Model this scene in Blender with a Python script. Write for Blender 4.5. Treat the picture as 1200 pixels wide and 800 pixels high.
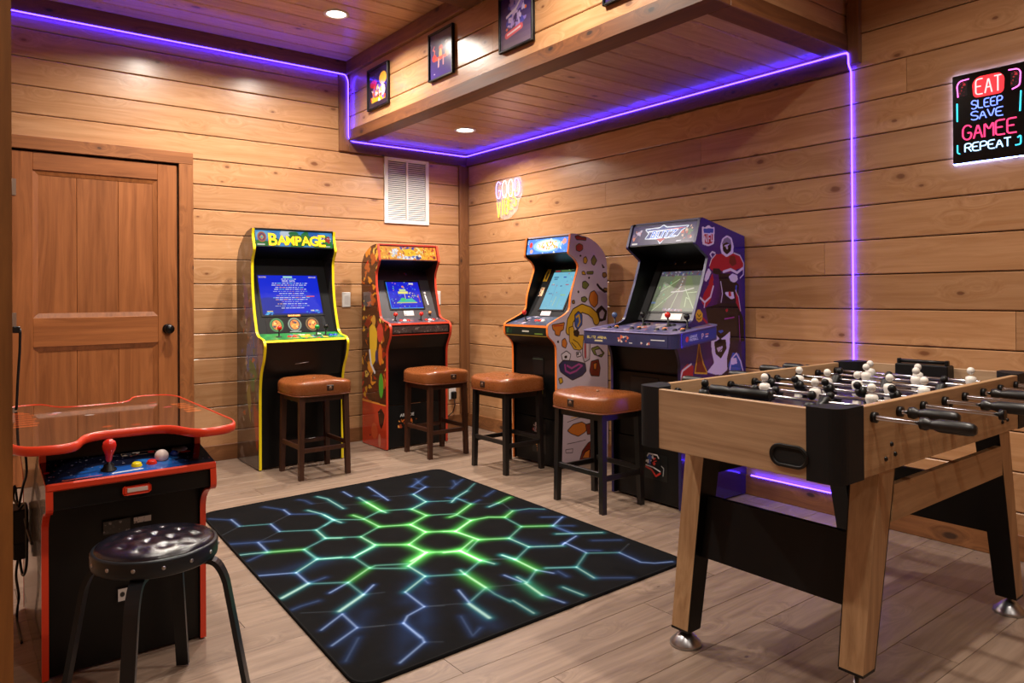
import bpy, bmesh, math, random
import numpy as np
from mathutils import Vector, Matrix
from math import pi, sin, cos, radians as rad

for _o in list(bpy.data.objects):
    bpy.data.objects.remove(_o, do_unlink=True)
S = bpy.context.scene
C = S.collection
random.seed(7)

# ------------------------------------------------------------------ camera
def _camera():
    f_px, yaw, roll, pitch, cy_px = 850.4, 0.6600, -0.0069, 0.0047, 340.7
    f = Vector((sin(yaw)*cos(pitch), cos(yaw)*cos(pitch), sin(pitch)))
    r = Vector((cos(yaw), -sin(yaw), 0)); u = r.cross(f)
    r2 = r*cos(roll)+u*sin(roll); u2 = -r*sin(roll)+u*cos(roll)
    cd = bpy.data.cameras.new('camera'); co = bpy.data.objects.new('camera', cd); C.objects.link(co)
    cd.sensor_width = 36; cd.lens = 36*f_px/1200; cd.shift_y = -(400-cy_px)/1200
    cd.clip_start = .05
    m = Matrix((r2, u2, -f)).transposed().to_4x4(); m.translation = Vector((-3.5815, -5.2445, 1.14))
    co.matrix_world = m; S.camera = co
_camera()

# ------------------------------------------------------------------ world, exposure
W = bpy.data.worlds.new('world'); S.world = W; W.use_nodes = True
W.node_tree.nodes['Background'].inputs[0].default_value = (0.02, 0.018, 0.016, 1)
W.node_tree.nodes['Background'].inputs[1].default_value = 1.0
S.view_settings.view_transform = 'Standard'; S.view_settings.look = 'None'
S.view_settings.gamma = 1; S.view_settings.use_curve_mapping = False
S.view_settings.exposure = 0.0
LAMP_W = 29.0
LAMP_COL = (1.0, .89, .77)
LED_COL = (.033, .010, 1.0)
LED_E = 42.0

# ------------------------------------------------------------------ colour / material helpers
def lin(c):
    c = c/255.0
    return c/12.92 if c <= .04045 else ((c+.055)/1.055)**2.4
def sc(*c):
    return tuple(lin(v) for v in c)
MATS = {}
def P(name, col, rough=.5, metal=0., emit=None, es=1., coat=0., spec=.5, bump=0., bscale=60., alpha=1., trans=0.):
    if name in MATS: return MATS[name]
    m = bpy.data.materials.new(name); m.use_nodes = True; nt = m.node_tree; b = nt.nodes['Principled BSDF']
    b.inputs['Base Color'].default_value = (*col, 1); b.inputs['Roughness'].default_value = rough
    b.inputs['Metallic'].default_value = metal; b.inputs['Coat Weight'].default_value = coat
    b.inputs['Specular IOR Level'].default_value = spec; b.inputs['Transmission Weight'].default_value = trans; b.inputs['Alpha'].default_value = alpha
    if emit:
        b.inputs['Emission Color'].default_value = (*emit, 1); b.inputs['Emission Strength'].default_value = es
    # small procedural variation of tone and gloss
    tc = nt.nodes.new('ShaderNodeTexCoord'); n = nt.nodes.new('ShaderNodeTexNoise'); n.inputs['Scale'].default_value = bscale
    n.inputs['Detail'].default_value = 4
    nt.links.new(tc.outputs['Object'], n.inputs['Vector'])
    mr = nt.nodes.new('ShaderNodeMapRange'); mr.inputs[3].default_value = max(rough-.04, 0); mr.inputs[4].default_value = min(rough+.05, 1)
    nt.links.new(n.outputs[0], mr.inputs[0]); nt.links.new(mr.outputs[0], b.inputs['Roughness'])
    if bump:
        bp = nt.nodes.new('ShaderNodeBump'); bp.inputs['Strength'].default_value = bump; bp.inputs['Distance'].default_value = .002
        nt.links.new(n.outputs[0], bp.inputs['Height']); nt.links.new(bp.outputs[0], b.inputs['Normal'])
    MATS[name] = m; return m

def PRINT(name, rough=.35, es=0., coat=0., spec=.5):
    """printed artwork / screen picture: the colours are stored per vertex by the painter below"""
    if name in MATS: return MATS[name]
    m = bpy.data.materials.new(name); m.use_nodes = True; nt = m.node_tree; b = nt.nodes['Principled BSDF']
    a = nt.nodes.new('ShaderNodeAttribute'); a.attribute_name = 'Col'
    b.inputs['Roughness'].default_value = rough; b.inputs['Coat Weight'].default_value = coat; b.inputs['Specular IOR Level'].default_value = spec
    if es:
        b.inputs['Base Color'].default_value = (.01, .01, .01, 1)
        nt.links.new(a.outputs['Color'], b.inputs['Emission Color']); b.inputs['Emission Strength'].default_value = es
    else:
        nt.links.new(a.outputs['Color'], b.inputs['Base Color'])
    MATS[name] = m; return m

def WOOD(name, c1, c2, cknot=None, grain='X', rough=.42, gs=1.0, knots=.11, bump=.35, tone=.14, coat=0., sweep=1.0, random_off=True, gate=.55):
    gate_ = gate
    """planked timber: grain stretched along one local axis, darker knots, tone differs per board"""
    if name in MATS: return MATS[name]
    m = bpy.data.materials.new(name); m.use_nodes = True; nt = m.node_tree; N = nt.nodes; L = nt.links
    b = N['Principled BSDF']
    tc = N.new('ShaderNodeTexCoord'); oi = N.new('ShaderNodeObjectInfo')
    off = N.new('ShaderNodeVectorMath'); off.operation = 'MULTIPLY_ADD'
    comb = N.new('ShaderNodeCombineXYZ')
    for i in range(3):
        if random_off: L.new(oi.outputs['Random'], comb.inputs[i])
    L.new(comb.outputs[0], off.inputs[0]); off.inputs[1].default_value = (37.3, 91.7, 53.1)
    L.new(tc.outputs['Object'], off.inputs[2])
    def scaled(sg, sx):
        v = N.new('ShaderNodeVectorMath'); v.operation = 'MULTIPLY'
        s = [sx]*3; s['XYZ'.index(grain)] = sg
        v.inputs[1].default_value = s; L.new(off.outputs[0], v.inputs[0]); return v.outputs[0]
    # knots
    vor = N.new('ShaderNodeTexVoronoi'); vor.voronoi_dimensions = '2D'; vor.inputs['Scale'].default_value = 1; vor.inputs['Randomness'].default_value = 1
    sx_ = N.new('ShaderNodeSeparateXYZ'); L.new(scaled(2.7*gs, 5.2*gs), sx_.inputs[0]); cx_ = N.new('ShaderNodeCombineXYZ')
    ac = {'X':'Z','Y':'Z','Z':'X'}[grain]
    L.new(sx_.outputs[grain], cx_.inputs[0]); L.new(sx_.outputs[ac], cx_.inputs[1]); L.new(cx_.outputs[0], vor.inputs['Vector'])
    # low frequency sway
    n1 = N.new('ShaderNodeTexNoise'); n1.inputs['Scale'].default_value = 1; n1.inputs['Detail'].default_value = 2
    L.new(scaled(.9*gs, 7*gs), n1.inputs['Vector'])
    # growth rings: bands that bend round knots
    kn = N.new('ShaderNodeMapRange'); kn.interpolation_type = 'SMOOTHSTEP'
    kn.inputs[1].default_value = 0; kn.inputs[2].default_value = .34; kn.inputs[3].default_value = 1; kn.inputs[4].default_value = 0
    L.new(vor.outputs['Distance'], kn.inputs[0])
    gr = N.new('ShaderNodeTexNoise'); gr.inputs['Scale'].default_value = 1; gr.inputs['Detail'].default_value = 5; gr.inputs['Roughness'].default_value = .62
    gv = N.new('ShaderNodeVectorMath'); gv.operation = 'ADD'
    L.new(scaled(1.6*gs, 34*gs), gv.inputs[0])
    sw = N.new('ShaderNodeMath'); sw.operation = 'MULTIPLY_ADD'; sw.inputs[1].default_value = 5.0*sweep
    L.new(n1.outputs[0], sw.inputs[0])
    k2 = N.new('ShaderNodeMath'); k2.operation = 'MULTIPLY'; k2.inputs[1].default_value = 2.2 if cknot else 0
    L.new(kn.outputs[0], k2.inputs[0]); L.new(k2.outputs[0], sw.inputs[2])
    L.new(sw.outputs[0], gv.inputs[1]); L.new(gv.outputs[0], gr.inputs['Vector'])
    ramp = N.new('ShaderNodeValToRGB'); ramp.color_ramp.elements[0].position = .30; ramp.color_ramp.elements[1].position = .72
    ramp.color_ramp.elements[0].color = (*c2, 1); ramp.color_ramp.elements[1].color = (*c1, 1)
    L.new(gr.outputs[0], ramp.inputs[0])
    col = ramp.outputs[0]
    if cknot:
        # only some cells carry a visible knot
        sepc = N.new('ShaderNodeSeparateColor'); L.new(vor.outputs['Color'], sepc.inputs[0])
        gate = N.new('ShaderNodeMath'); gate.operation = 'GREATER_THAN'; gate.inputs[1].default_value = gate_
        L.new(sepc.outputs[0], gate.inputs[0])
        nd = N.new('ShaderNodeTexNoise'); nd.inputs['Scale'].default_value = 1; L.new(scaled(22, 60), nd.inputs['Vector'])
        sz = N.new('ShaderNodeMapRange'); sz.inputs[3].default_value = .9; sz.inputs[4].default_value = 3.0; L.new(sepc.outputs[1], sz.inputs[0])
        dm = N.new('ShaderNodeMath'); dm.operation = 'MULTIPLY'; L.new(vor.outputs['Distance'], dm.inputs[0]); L.new(sz.outputs[0], dm.inputs[1])
        dd = N.new('ShaderNodeMath'); dd.operation = 'MULTIPLY_ADD'; dd.inputs[1].default_value = .07; L.new(nd.outputs[0], dd.inputs[0]); L.new(dm.outputs[0], dd.inputs[2])
        kc = N.new('ShaderNodeMapRange'); kc.interpolation_type = 'SMOOTHSTEP'
        kc.inputs[1].default_value = knots*.65+.03; kc.inputs[2].default_value = knots*1.25+.05; kc.inputs[3].default_value = 1; kc.inputs[4].default_value = 0
        L.new(dd.outputs[0], kc.inputs[0])
        mu = N.new('ShaderNodeMath'); mu.operation = 'MULTIPLY'; L.new(kc.outputs[0], mu.inputs[0]); L.new(gate.outputs[0], mu.inputs[1])
        halo = N.new('ShaderNodeMapRange'); halo.interpolation_type = 'SMOOTHSTEP'
        halo.inputs[1].default_value = knots; halo.inputs[2].default_value = knots*3.2; halo.inputs[3].default_value = .38; halo.inputs[4].default_value = 0
        L.new(dd.outputs[0], halo.inputs[0])
        mh = N.new('ShaderNodeMath'); mh.operation = 'MULTIPLY'; L.new(halo.outputs[0], mh.inputs[0]); L.new(gate.outputs[0], mh.inputs[1])
        mx = N.new('ShaderNodeMath'); mx.operation = 'MAXIMUM'; L.new(mu.outputs[0], mx.inputs[0]); L.new(mh.outputs[0], mx.inputs[1])
        mix = N.new('ShaderNodeMix'); mix.data_type = 'RGBA'; L.new(mx.outputs[0], mix.inputs[0])
        L.new(col, mix.inputs[6]); mix.inputs[7].default_value = (*cknot, 1); col = mix.outputs[2]
    # board to board tone
    hs = N.new('ShaderNodeHueSaturation')
    tr = N.new('ShaderNodeMapRange'); tr.inputs[3].default_value = 1-tone; tr.inputs[4].default_value = 1+tone
    L.new(oi.outputs['Random'], tr.inputs[0]); L.new(tr.outputs[0], hs.inputs['Value']); L.new(col, hs.inputs['Color'])
    L.new(hs.outputs[0], b.inputs['Base Color'])
    rr = N.new('ShaderNodeMapRange'); rr.inputs[3].default_value = rough-.05; rr.inputs[4].default_value = rough+.1
    L.new(gr.outputs[0], rr.inputs[0]); L.new(rr.outputs[0], b.inputs['Roughness'])
    b.inputs['Coat Weight'].default_value = coat; b.inputs['Coat Roughness'].default_value = .24
    bp = N.new('ShaderNodeBump'); bp.inputs['Strength'].default_value = bump; bp.inputs['Distance'].default_value = .0015
    hb = N.new('ShaderNodeMath'); hb.operation = 'MULTIPLY_ADD'; hb.inputs[1].default_value = 2.2; L.new(n1.outputs[0], hb.inputs[0]); L.new(gr.outputs[0], hb.inputs[2])
    L.new(hb.outputs[0], bp.inputs['Height']); L.new(bp.outputs[0], b.inputs['Normal']); L.new(bp.outputs[0], b.inputs['Coat Normal'])
    MATS[name] = m; return m

PINE = WOOD('pine_boards', sc(196,150,108), sc(168,120,78), sc(122,78,48), rough=.32, coat=.6, knots=.075, gate=.66)
PINE_C = WOOD('ceiling_pine', sc(206,166,126), sc(174,130,92), sc(108,70,44), rough=.36, coat=.25, knots=.075, gate=.66)
TRIM = WOOD('trim_timber', sc(142,94,56), sc(104,64,34), sc(56,34,20), rough=.45, knots=.08)
POST = WOOD('post_timber', sc(156,104,52), sc(112,70,32), sc(60,38,20), rough=.5, gs=1.3)
DOORW = WOOD('door_wood', sc(160,98,52), sc(122,70,34), None, grain='Z', rough=.38, gs=.8, tone=.06, coat=.15)
DOORH = WOOD('door_wood_rail', sc(160,98,52), sc(122,70,34), None, grain='X', rough=.38, gs=.8, tone=.06, coat=.15)
FLOORM = WOOD('oak_floor', sc(154,132,114), sc(116,96,81), sc(86,70,58), rough=.4, gs=1.0, knots=.05, tone=.08, bump=.15, gate=.8)
OAK_X = WOOD('table_oak_x', sc(186,150,110), sc(150,114,78), None, grain='X', rough=.45, gs=1.5, tone=.02, sweep=.6, random_off=False)
OAK_Y = WOOD('table_oak_y', sc(190,158,124), sc(154,122,92), None, grain='Y', rough=.45, gs=1.5, tone=.02, sweep=.6, random_off=False)
OAK_Z = WOOD('table_oak_z', sc(188,152,112), sc(152,116,80), None, grain='Z', rough=.45, gs=1.5, tone=.02, sweep=.6, random_off=False)
GAP = P('shadow_gap', sc(66,44,30), .9)
BLACK = P('black_laminate', sc(8,8,8), .38, spec=.3)
BLACKG = P('black_gloss', sc(12,12,13), .16)
BLACKM = P('black_matte_panel', sc(17,18,21), .6, spec=.3, bump=.15, bscale=400)
BLACKPL = P('black_plastic', sc(12,12,13), .42, spec=.35)
CHROME = P('chrome', sc(200,200,205), .18, 1)
STEEL = P('brushed_steel', sc(175,176,180), .32, 1)
WHITE = P('white_enamel', sc(226,224,222), .4)
WHITEPL = P('white_plastic', sc(232,230,226), .35)
RED = P('red_plastic', sc(205,40,28), .22)
ORANGE = P('orange_red_moulding', sc(214,62,32), .3)
YELLOW = P('yellow_moulding', sc(238,214,16), .35)
ORANGE2 = P('orange_moulding', sc(232,122,48), .35)
REDM = P('red_moulding', sc(206,66,44), .35)
NAVY = P('navy_moulding', sc(40,34,84), .35)
LEATHER = P('tan_leather', sc(132,74,38), .27, bump=.5, bscale=220, coat=.15)
WALNUT = WOOD('stool_walnut', sc(74,40,22), sc(50,26,15), None, grain='Z', rough=.42, gs=2)
BLKLEG = P('black_stool_wood', sc(24,20,19), .35)
VINYL = P('black_vinyl', sc(22,21,30), .17, bump=.3, bscale=300)
STOOLM = P('black_painted_metal', sc(26,32,38), .35, .3)

# ------------------------------------------------------------------ mesh helpers
class MB:
    def __init__(s): s.bm = bmesh.new(); s.M = Matrix()
    def v(s, p): return s.bm.verts.new(s.M @ Vector(p))
    def f(s, vs, sm=False):
        try:
            fc = s.bm.faces.new(vs); fc.smooth = sm; return fc
        except ValueError: return None
    def hexa(s, a, b):      # a,b: two quads (4 pts), joined
        A = [s.v(p) for p in a]; B = [s.v(p) for p in b]; n = len(A)
        s.f(A[::-1]); s.f(B)
        for i in range(n): s.f([A[i], A[(i+1) % n], B[(i+1) % n], B[i]])
    def box(s, x0, x1, y0, y1, z0, z1, bev=0):
        if bev > 0:
            c = [(x0,y0),(x1,y0),(x1,y1),(x0,y1)]
            o = []
            for (x, y), (sx, sy) in zip(c, [(1,1),(-1,1),(-1,-1),(1,-1)]):
                o.append(((x+sx*bev, y), (x, y+sy*bev)))
            ring = [o[0][1], o[0][0], o[1][0], o[1][1], o[2][1], o[2][0], o[3][0], o[3][1]]
            cx, cy = (x0+x1)/2, (y0+y1)/2
            kx = 1-bev/max(1e-6, (x1-x0)/2); ky = 1-bev/max(1e-6, (y1-y0)/2)
            def inset(z, k): return [s.v((cx+(p[0]-cx)*(kx if k else 1), cy+(p[1]-cy)*(ky if k else 1), z)) for p in ring]
            L = [inset(z0, 1), inset(z0+bev, 0), inset(z1-bev, 0), inset(z1, 1)]
            s.f(L[0][::-1]); s.f(L[-1])
            for a, b in zip(L, L[1:]):
                for i in range(8): s.f([a[i], a[(i+1) % 8], b[(i+1) % 8], b[i]])
            return
        s.hexa([(x0,y0,z0),(x1,y0,z0),(x1,y1,z0),(x0,y1,z0)], [(x0,y0,z1),(x1,y0,z1),(x1,y1,z1),(x0,y1,z1)])
    def prism(s, poly, axis, a, b, sm=False):
        """extrude a 2D polygon along axis; poly coords are the two remaining axes in order"""
        def q(p, t):
            return (t, p[0], p[1]) if axis == 'X' else ((p[0], t, p[1]) if axis == 'Y' else (p[0], p[1], t))
        A = [s.v(q(p, a)) for p in poly]; B = [s.v(q(p, b)) for p in poly]; n = len(A)
        s.f(A[::-1]); s.f(B)
        for i in range(n): s.f([A[i], A[(i+1) % n], B[(i+1) % n], B[i]], sm)
    def lathe(s, prof, c=(0,0,0), n=16, axis='Z', sm=True, cap=True):
        rings = []
        for r, t in prof:
            ring = []
            for i in range(n):
                a = 2*pi*i/n; u, w = r*cos(a), r*sin(a)
                p = (u, w, t) if axis == 'Z' else ((t, u, w) if axis == 'X' else (w, t, u))
                ring.append(s.v((c[0]+p[0], c[1]+p[1], c[2]+p[2])))
            rings.append(ring)
        for A, B in zip(rings, rings[1:]):
            for i in range(n): s.f([A[i], A[(i+1) % n], B[(i+1) % n], B[i]], sm)
        if cap: s.f(rings[0][::-1]); s.f(rings[-1])
    def tube(s, pts, r, n=8, cap=True, sm=True):
        pts = [Vector(p) for p in pts]; rings = []; up = None
        for i, p in enumerate(pts):
            t = (pts[min(i+1, len(pts)-1)]-pts[max(i-1, 0)]).normalized()
            if up is None:
                up = Vector((0,0,1)) if abs(t.z) < .9 else Vector((1,0,0))
            side = t.cross(up).normalized(); up = side.cross(t).normalized()
            rr = r[i] if isinstance(r, (list, tuple)) else r
            rings.append([s.v(p+side*cos(2*pi*k/n)*rr+up*sin(2*pi*k/n)*rr) for k in range(n)])
        for A, B in zip(rings, rings[1:]):
            for i in range(n): s.f([A[i], A[(i+1) % n], B[(i+1) % n], B[i]], sm)
        if cap: s.f(rings[0][::-1]); s.f(rings[-1])
    def ball(s, c, r, n=12, m=8, sz=1.0):
        prof = [(max(1e-4, r*sin(pi*i/m)), -r*sz*cos(pi*i/m)) for i in range(m+1)]
        s.lathe(prof, c, n)
    def ribbon(s, pts, x0, x1, t):
        """band of width x0..x1 following a (y,z) line, t thick to its left-hand side"""
        n = len(pts); nr = []
        for i in range(n):
            a = Vector(pts[max(i-1, 0)]); b = Vector(pts[min(i+1, n-1)]); d = (b-a).normalized(); nr.append(Vector((-d.y, d.x)))
        I = [Vector(p) for p in pts]; O = [p+q*t for p, q in zip(I, nr)]
        R = []
        for i in range(n):
            R.append([s.v((x0, *I[i])), s.v((x1, *I[i])), s.v((x1, *O[i])), s.v((x0, *O[i]))])
        for A, B in zip(R, R[1:]):
            for k in range(4): s.f([A[k], A[(k+1) % 4], B[(k+1) % 4], B[k]])
        s.f(R[0]); s.f(R[-1][::-1])
    def text(s, string, size, M, ext=.001, bold=0., align='CENTER', shear=0., sx=1.0):
        cu = bpy.data.curves.new('t', 'FONT'); cu.body = string; cu.size = size; cu.extrude = ext; cu.offset = bold
        cu.align_x = align; cu.resolution_u = 3; cu.shear = shear
        o = bpy.data.objects.new('t', cu); me = o.to_mesh()
        tmp = [s.M @ M @ Vector((v.co.x*sx, v.co.y, v.co.z)) for v in me.vertices]
        vs = [s.bm.verts.new(p) for p in tmp]
        for p in me.polygons: s.f([vs[i] for i in p.vertices])
        w = (max(v.co.x for v in me.vertices)-min(v.co.x for v in me.vertices)) if len(me.vertices) else 0
        o.to_mesh_clear(); bpy.data.objects.remove(o); bpy.data.curves.remove(cu)
        return w
    def done(s, name, mat, parent=None, label=None, kind=None):
        bmesh.ops.recalc_face_normals(s.bm, faces=s.bm.faces)
        me = bpy.data.meshes.new(name); s.bm.to_mesh(me); s.bm.free(); me.materials.append(mat)
        return link(name, me, parent, label, kind)
def link(name, me, parent=None, label=None, kind=None):
    o = bpy.data.objects.new(name, me); C.objects.link(o)
    if parent: o.parent = parent
    if label: o['label'] = label
    if kind: o['kind'] = kind
    return o
def thing(name, label, cat, loc=(0,0,0), rz=0, group=None):
    o = bpy.data.objects.new(name, None); C.objects.link(o); o.location = loc; o.rotation_euler = (0,0,rz)
    o['label'] = label; o['category'] = cat
    if group: o['group'] = group
    o.empty_display_size = .1
    return o
def tag(o, label, cat, group=None):
    o['label'] = label; o['category'] = cat
    if group: o['group'] = group
    return o
def copy_tree(o, parent=None):
    c = o.copy(); C.objects.link(c)
    if parent: c.parent = parent
    for ch in [k for k in KIDS(o)]: copy_tree(ch, c)
    return c
def KIDS(o): return [k for k in bpy.data.objects if k.parent == o]
def fillet(pts, r, n=4, closed=False):
    out = []; N_ = len(pts)
    for i, p in enumerate(pts):
        if not closed and i in (0, N_-1): out.append(tuple(p)); continue
        p = Vector(p); a = Vector(pts[i-1]); b = Vector(pts[(i+1) % N_])
        ri = r[i] if isinstance(r, (list, tuple)) else r
        da, db = (a-p), (b-p); k = min(ri, da.length*.48, db.length*.48)
        if k < 1e-4: out.append(tuple(p)); continue
        A = p+da.normalized()*k; B = p+db.normalized()*k
        for j in range(n+1):
            t = j/n; out.append(tuple(A*(1-t)**2+p*2*t*(1-t)+B*t*t))
    return out

# ------------------------------------------------------------------ stroke lettering (neon tubes, painted print)
ST = {'A':[[(0,0),(2,6),(4,0)],[(.8,2.2),(3.2,2.2)]],'B':[[(0,0),(0,6),(2.6,6),(3.6,5),(3.4,3.8),(2.4,3.2),(0,3.2)],[(2.4,3.2),(4,2.4),(4,.9),(2.8,0),(0,0)]],
'C':[[(4,5),(3,6),(1.2,6),(0,4.6),(0,1.4),(1.2,0),(3,0),(4,1)]],'D':[[(0,0),(0,6),(2.2,6),(4,4.4),(4,1.6),(2.2,0),(0,0)]],'E':[[(4,6),(0,6),(0,0),(4,0)],[(0,3.1),(3,3.1)]],
'F':[[(4,6),(0,6),(0,0)],[(0,3.1),(3,3.1)]],'G':[[(4,5),(3,6),(1.2,6),(0,4.6),(0,1.4),(1.2,0),(3,0),(4,1.2),(4,2.8),(2.3,2.8)]],'H':[[(0,0),(0,6)],[(4,0),(4,6)],[(0,3),(4,3)]],
'I':[[(2,0),(2,6)]],'J':[[(4,6),(4,1.4),(3,0),(1,0),(0,1.2)]],'K':[[(0,0),(0,6)],[(4,6),(0,2.6)],[(1.2,3.4),(4,0)]],'L':[[(0,6),(0,0),(4,0)]],'M':[[(0,0),(0,6),(2,2.8),(4,6),(4,0)]],
'N':[[(0,0),(0,6),(4,0),(4,6)]],'O':[[(1.3,0),(0,1.6),(0,4.4),(1.3,6),(2.7,6),(4,4.4),(4,1.6),(2.7,0),(1.3,0)]],'P':[[(0,0),(0,6),(3,6),(4,5),(4,3.8),(3,2.8),(0,2.8)]],
'R':[[(0,0),(0,6),(3,6),(4,5),(4,3.9),(3,3),(0,3)],[(2,3),(4,0)]],'S':[[(4,5.2),(3,6),(1,6),(0,5),(0,3.9),(1,3.2),(3,2.8),(4,2),(4,1),(3,0),(1,0),(0,.8)]],'T':[[(0,6),(4,6)],[(2,6),(2,0)]],
'U':[[(0,6),(0,1.4),(1.2,0),(2.8,0),(4,1.4),(4,6)]],'V':[[(0,6),(2,0),(4,6)]],'W':[[(0,6),(1,0),(2,4),(3,0),(4,6)]],'X':[[(0,0),(4,6)],[(0,6),(4,0)]],'Y':[[(0,6),(2,3),(4,6)],[(2,3),(2,0)]],'Z':[[(0,6),(4,6),(0,0),(4,0)]],' ':[]}
def strokes(word, x, y, h, w=None, gap=.35):
    """polylines of a word whose lower left corner is x,y"""
    n = len(word); k = h/6; lw = (w-(n-1)*gap*h*.4)/n if w else h*.62; st = lw+gap*h*.4; out = []
    for i, ch in enumerate(word):
        for pl in ST[ch]: out.append([(x+i*st+px/4*lw, y+py*k) for px, py in pl])
    return out

class Cv:
    """small painter: a grid of coloured vertices, coordinates in metres"""
    def __init__(s, w, h, res, base):
        s.w, s.h = w, h; s.nx = max(2, int(w/res)+1); s.ny = max(2, int(h/res)+1); s.res = res
        s.X, s.Y = np.meshgrid(np.linspace(0, w, s.nx), np.linspace(0, h, s.ny))
        s.c = np.zeros((s.ny, s.nx, 3)); s.c[:] = sc(*base); s.rng = np.random.RandomState(5)
    def put(s, m, col, a=1.):
        m = np.clip(m, 0, 1)[..., None]*a; s.c = s.c*(1-m)+np.array(sc(*col))*m
    def rect(s, x0, x1, y0, y1, col, a=1.): s.put(((s.X >= x0) & (s.X <= x1) & (s.Y >= y0) & (s.Y <= y1))*1., col, a)
    def ell(s, cx, cy, rx, ry, col, rot=0., wob=0., soft=0.15, a=1.):
        dx, dy = s.X-cx, s.Y-cy; u = dx*cos(rot)+dy*sin(rot); v = -dx*sin(rot)+dy*cos(rot)
        d = np.sqrt((u/rx)**2+(v/ry)**2)
        if wob: d = d+wob*np.sin(3*np.arctan2(v/ry, u/rx)+cx*90)+wob*.6*np.sin(5*np.arctan2(v/ry, u/rx)+cy*70)
        s.put((1-d)/soft+.5, col, a)
    def poly(s, pts, col, a=1.):
        ins = np.zeros(s.X.shape, bool); n = len(pts)
        for i in range(n):
            x1, y1 = pts[i]; x2, y2 = pts[(i+1) % n]
            if y1 == y2: continue
            c = ((y1 > s.Y) != (y2 > s.Y)) & (s.X < (x2-x1)*(s.Y-y1)/(y2-y1)+x1); ins ^= c
        s.put(ins*1., col, a)
    def dist(s, pts):
        D = np.full(s.X.shape, 1e9)
        for (x1, y1), (x2, y2) in zip(pts, pts[1:]):
            dx, dy = x2-x1, y2-y1; L2 = dx*dx+dy*dy+1e-12
            t = np.clip(((s.X-x1)*dx+(s.Y-y1)*dy)/L2, 0, 1)
            D = np.minimum(D, np.hypot(s.X-x1-t*dx, s.Y-y1-t*dy))
        return D
    def line(s, pts, wd, col, soft=None, a=1.):
        soft = soft or s.res*.8
        s.put((wd/2-s.dist(pts))/soft+.5, col, a)
    def word(s, t, x, y, h, col, w=None, wd=None):
        for pl in strokes(t, x, y, h, w): s.line(pl, wd or h*.2, col)
    def outlined(s, pts, fill, edge, wd):
        s.poly(pts, fill); s.line(list(pts)+[pts[0]], wd, edge)
    def noise(s, amp, cell):
        gx, gy = int(s.w/cell)+3, int(s.h/cell)+3; g = s.rng.rand(gy, gx)
        u, v = s.X/cell, s.Y/cell; i, j = u.astype(int), v.astype(int); fu, fv = u-i, v-j
        n = g[j, i]*(1-fu)*(1-fv)+g[j, i+1]*fu*(1-fv)+g[j+1, i]*(1-fu)*fv+g[j+1, i+1]*fu*fv
        s.c *= (1+amp*(n-.5))[..., None]; return n
    def scribble(s, n, cols, size=(.01, .03), region=None, wd=None):
        x0, x1, y0, y1 = region or (0, s.w, 0, s.h)
        for k in range(n):
            cx = x0+(x1-x0)*s.rng.rand(); cy = y0+(y1-y0)*s.rng.rand(); r = size[0]+(size[1]-size[0])*s.rng.rand()
            s.ell(cx, cy, r, r*(.3+.7*s.rng.rand()), cols[k % len(cols)], s.rng.rand()*3, .2, .2)
    def build(s, name, M, mat, parent, clip=None, label=None):
        co = np.stack([s.X.ravel(), s.Y.ravel(), np.zeros(s.X.size)], 1)
        R = np.array(M.to_3x3()); co = co @ R.T + np.array(M.translation)
        idx = np.arange(s.nx*s.ny).reshape(s.ny, s.nx)
        F_ = np.stack([idx[:-1, :-1], idx[:-1, 1:], idx[1:, 1:], idx[1:, :-1]], -1).reshape(-1, 4)
        if clip is not None:
            cx = s.X.ravel()[F_].mean(1); cy = s.Y.ravel()[F_].mean(1); ins = np.zeros(len(cx), bool); n = len(clip)
            for i in range(n):
                x1, y1 = clip[i]; x2, y2 = clip[(i+1) % n]
                if y1 == y2: continue
                ins ^= ((y1 > cy) != (y2 > cy)) & (cx < (x2-x1)*(cy-y1)/(y2-y1)+x1)
            F_ = F_[ins]
        me = bpy.data.meshes.new(name); me.from_pydata(co.tolist(), [], F_.tolist())
        at = me.color_attributes.new('Col', 'FLOAT_COLOR', 'POINT')
        at.data.foreach_set('color', np.concatenate([s.c.reshape(-1, 3), np.ones((s.X.size, 1))], 1).ravel().astype(np.float32))
        me.materials.append(mat)
        return link(name, me, parent, label)
def frame(o, u, v):
    u = Vector(u).normalized(); v = Vector(v).normalized(); n = u.cross(v)
    m = Matrix((u, v, n)).transposed().to_4x4(); m.translation = Vector(o); return m
ART = PRINT('printed_art', .32); ARTG = PRINT('printed_art_gloss', .12, coat=.5); SCREEN = PRINT('lit_screen', .3, 1.0, spec=.2)
LIT = PRINT('backlit_print', .2, 1.1); RUGM = PRINT('rug_print', .9, spec=.1)
# ------------------------------------------------------------------ lamps
def downlight(x, y, z, label, power=None):
    t = thing('recessed_ceiling_light', label, 'ceiling light', (x, y, z), 0, None)
    m = MB(); m.lathe([(.078,-.0005),(.082,-.004),(.074,-.009),(.062,-.007),(.058,-.001)], (0,0,0), 32, cap=False); m.done('trim_ring', WHITE, t)
    m = MB(); m.lathe([(.0601,-.0035),(.03,-.0045),(.0005,-.005)], (0,0,0), 32, cap=False); m.done('lens', P('lamp_lens', (.9,.9,.9), .4, emit=(1,.93,.84), es=9), t)
    ld = bpy.data.lights.new('downlight', 'AREA'); ld.shape = 'DISK'; ld.size = .11; ld.energy = power or LAMP_W; ld.color = LAMP_COL
    ld.spread = rad(150)
    lo = bpy.data.objects.new('downlight', ld); C.objects.link(lo); lo.parent = t; lo.location = (0,0,-.012)
    return t
downlight(-1.605, -.871, 2.955, 'round recessed light in the upper plank ceiling near the purple corner', LAMP_W*1.15)
downlight(-.559, -.797, 2.36, 'round recessed light in the low soffit above the arcade corner', LAMP_W*1.0)
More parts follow.
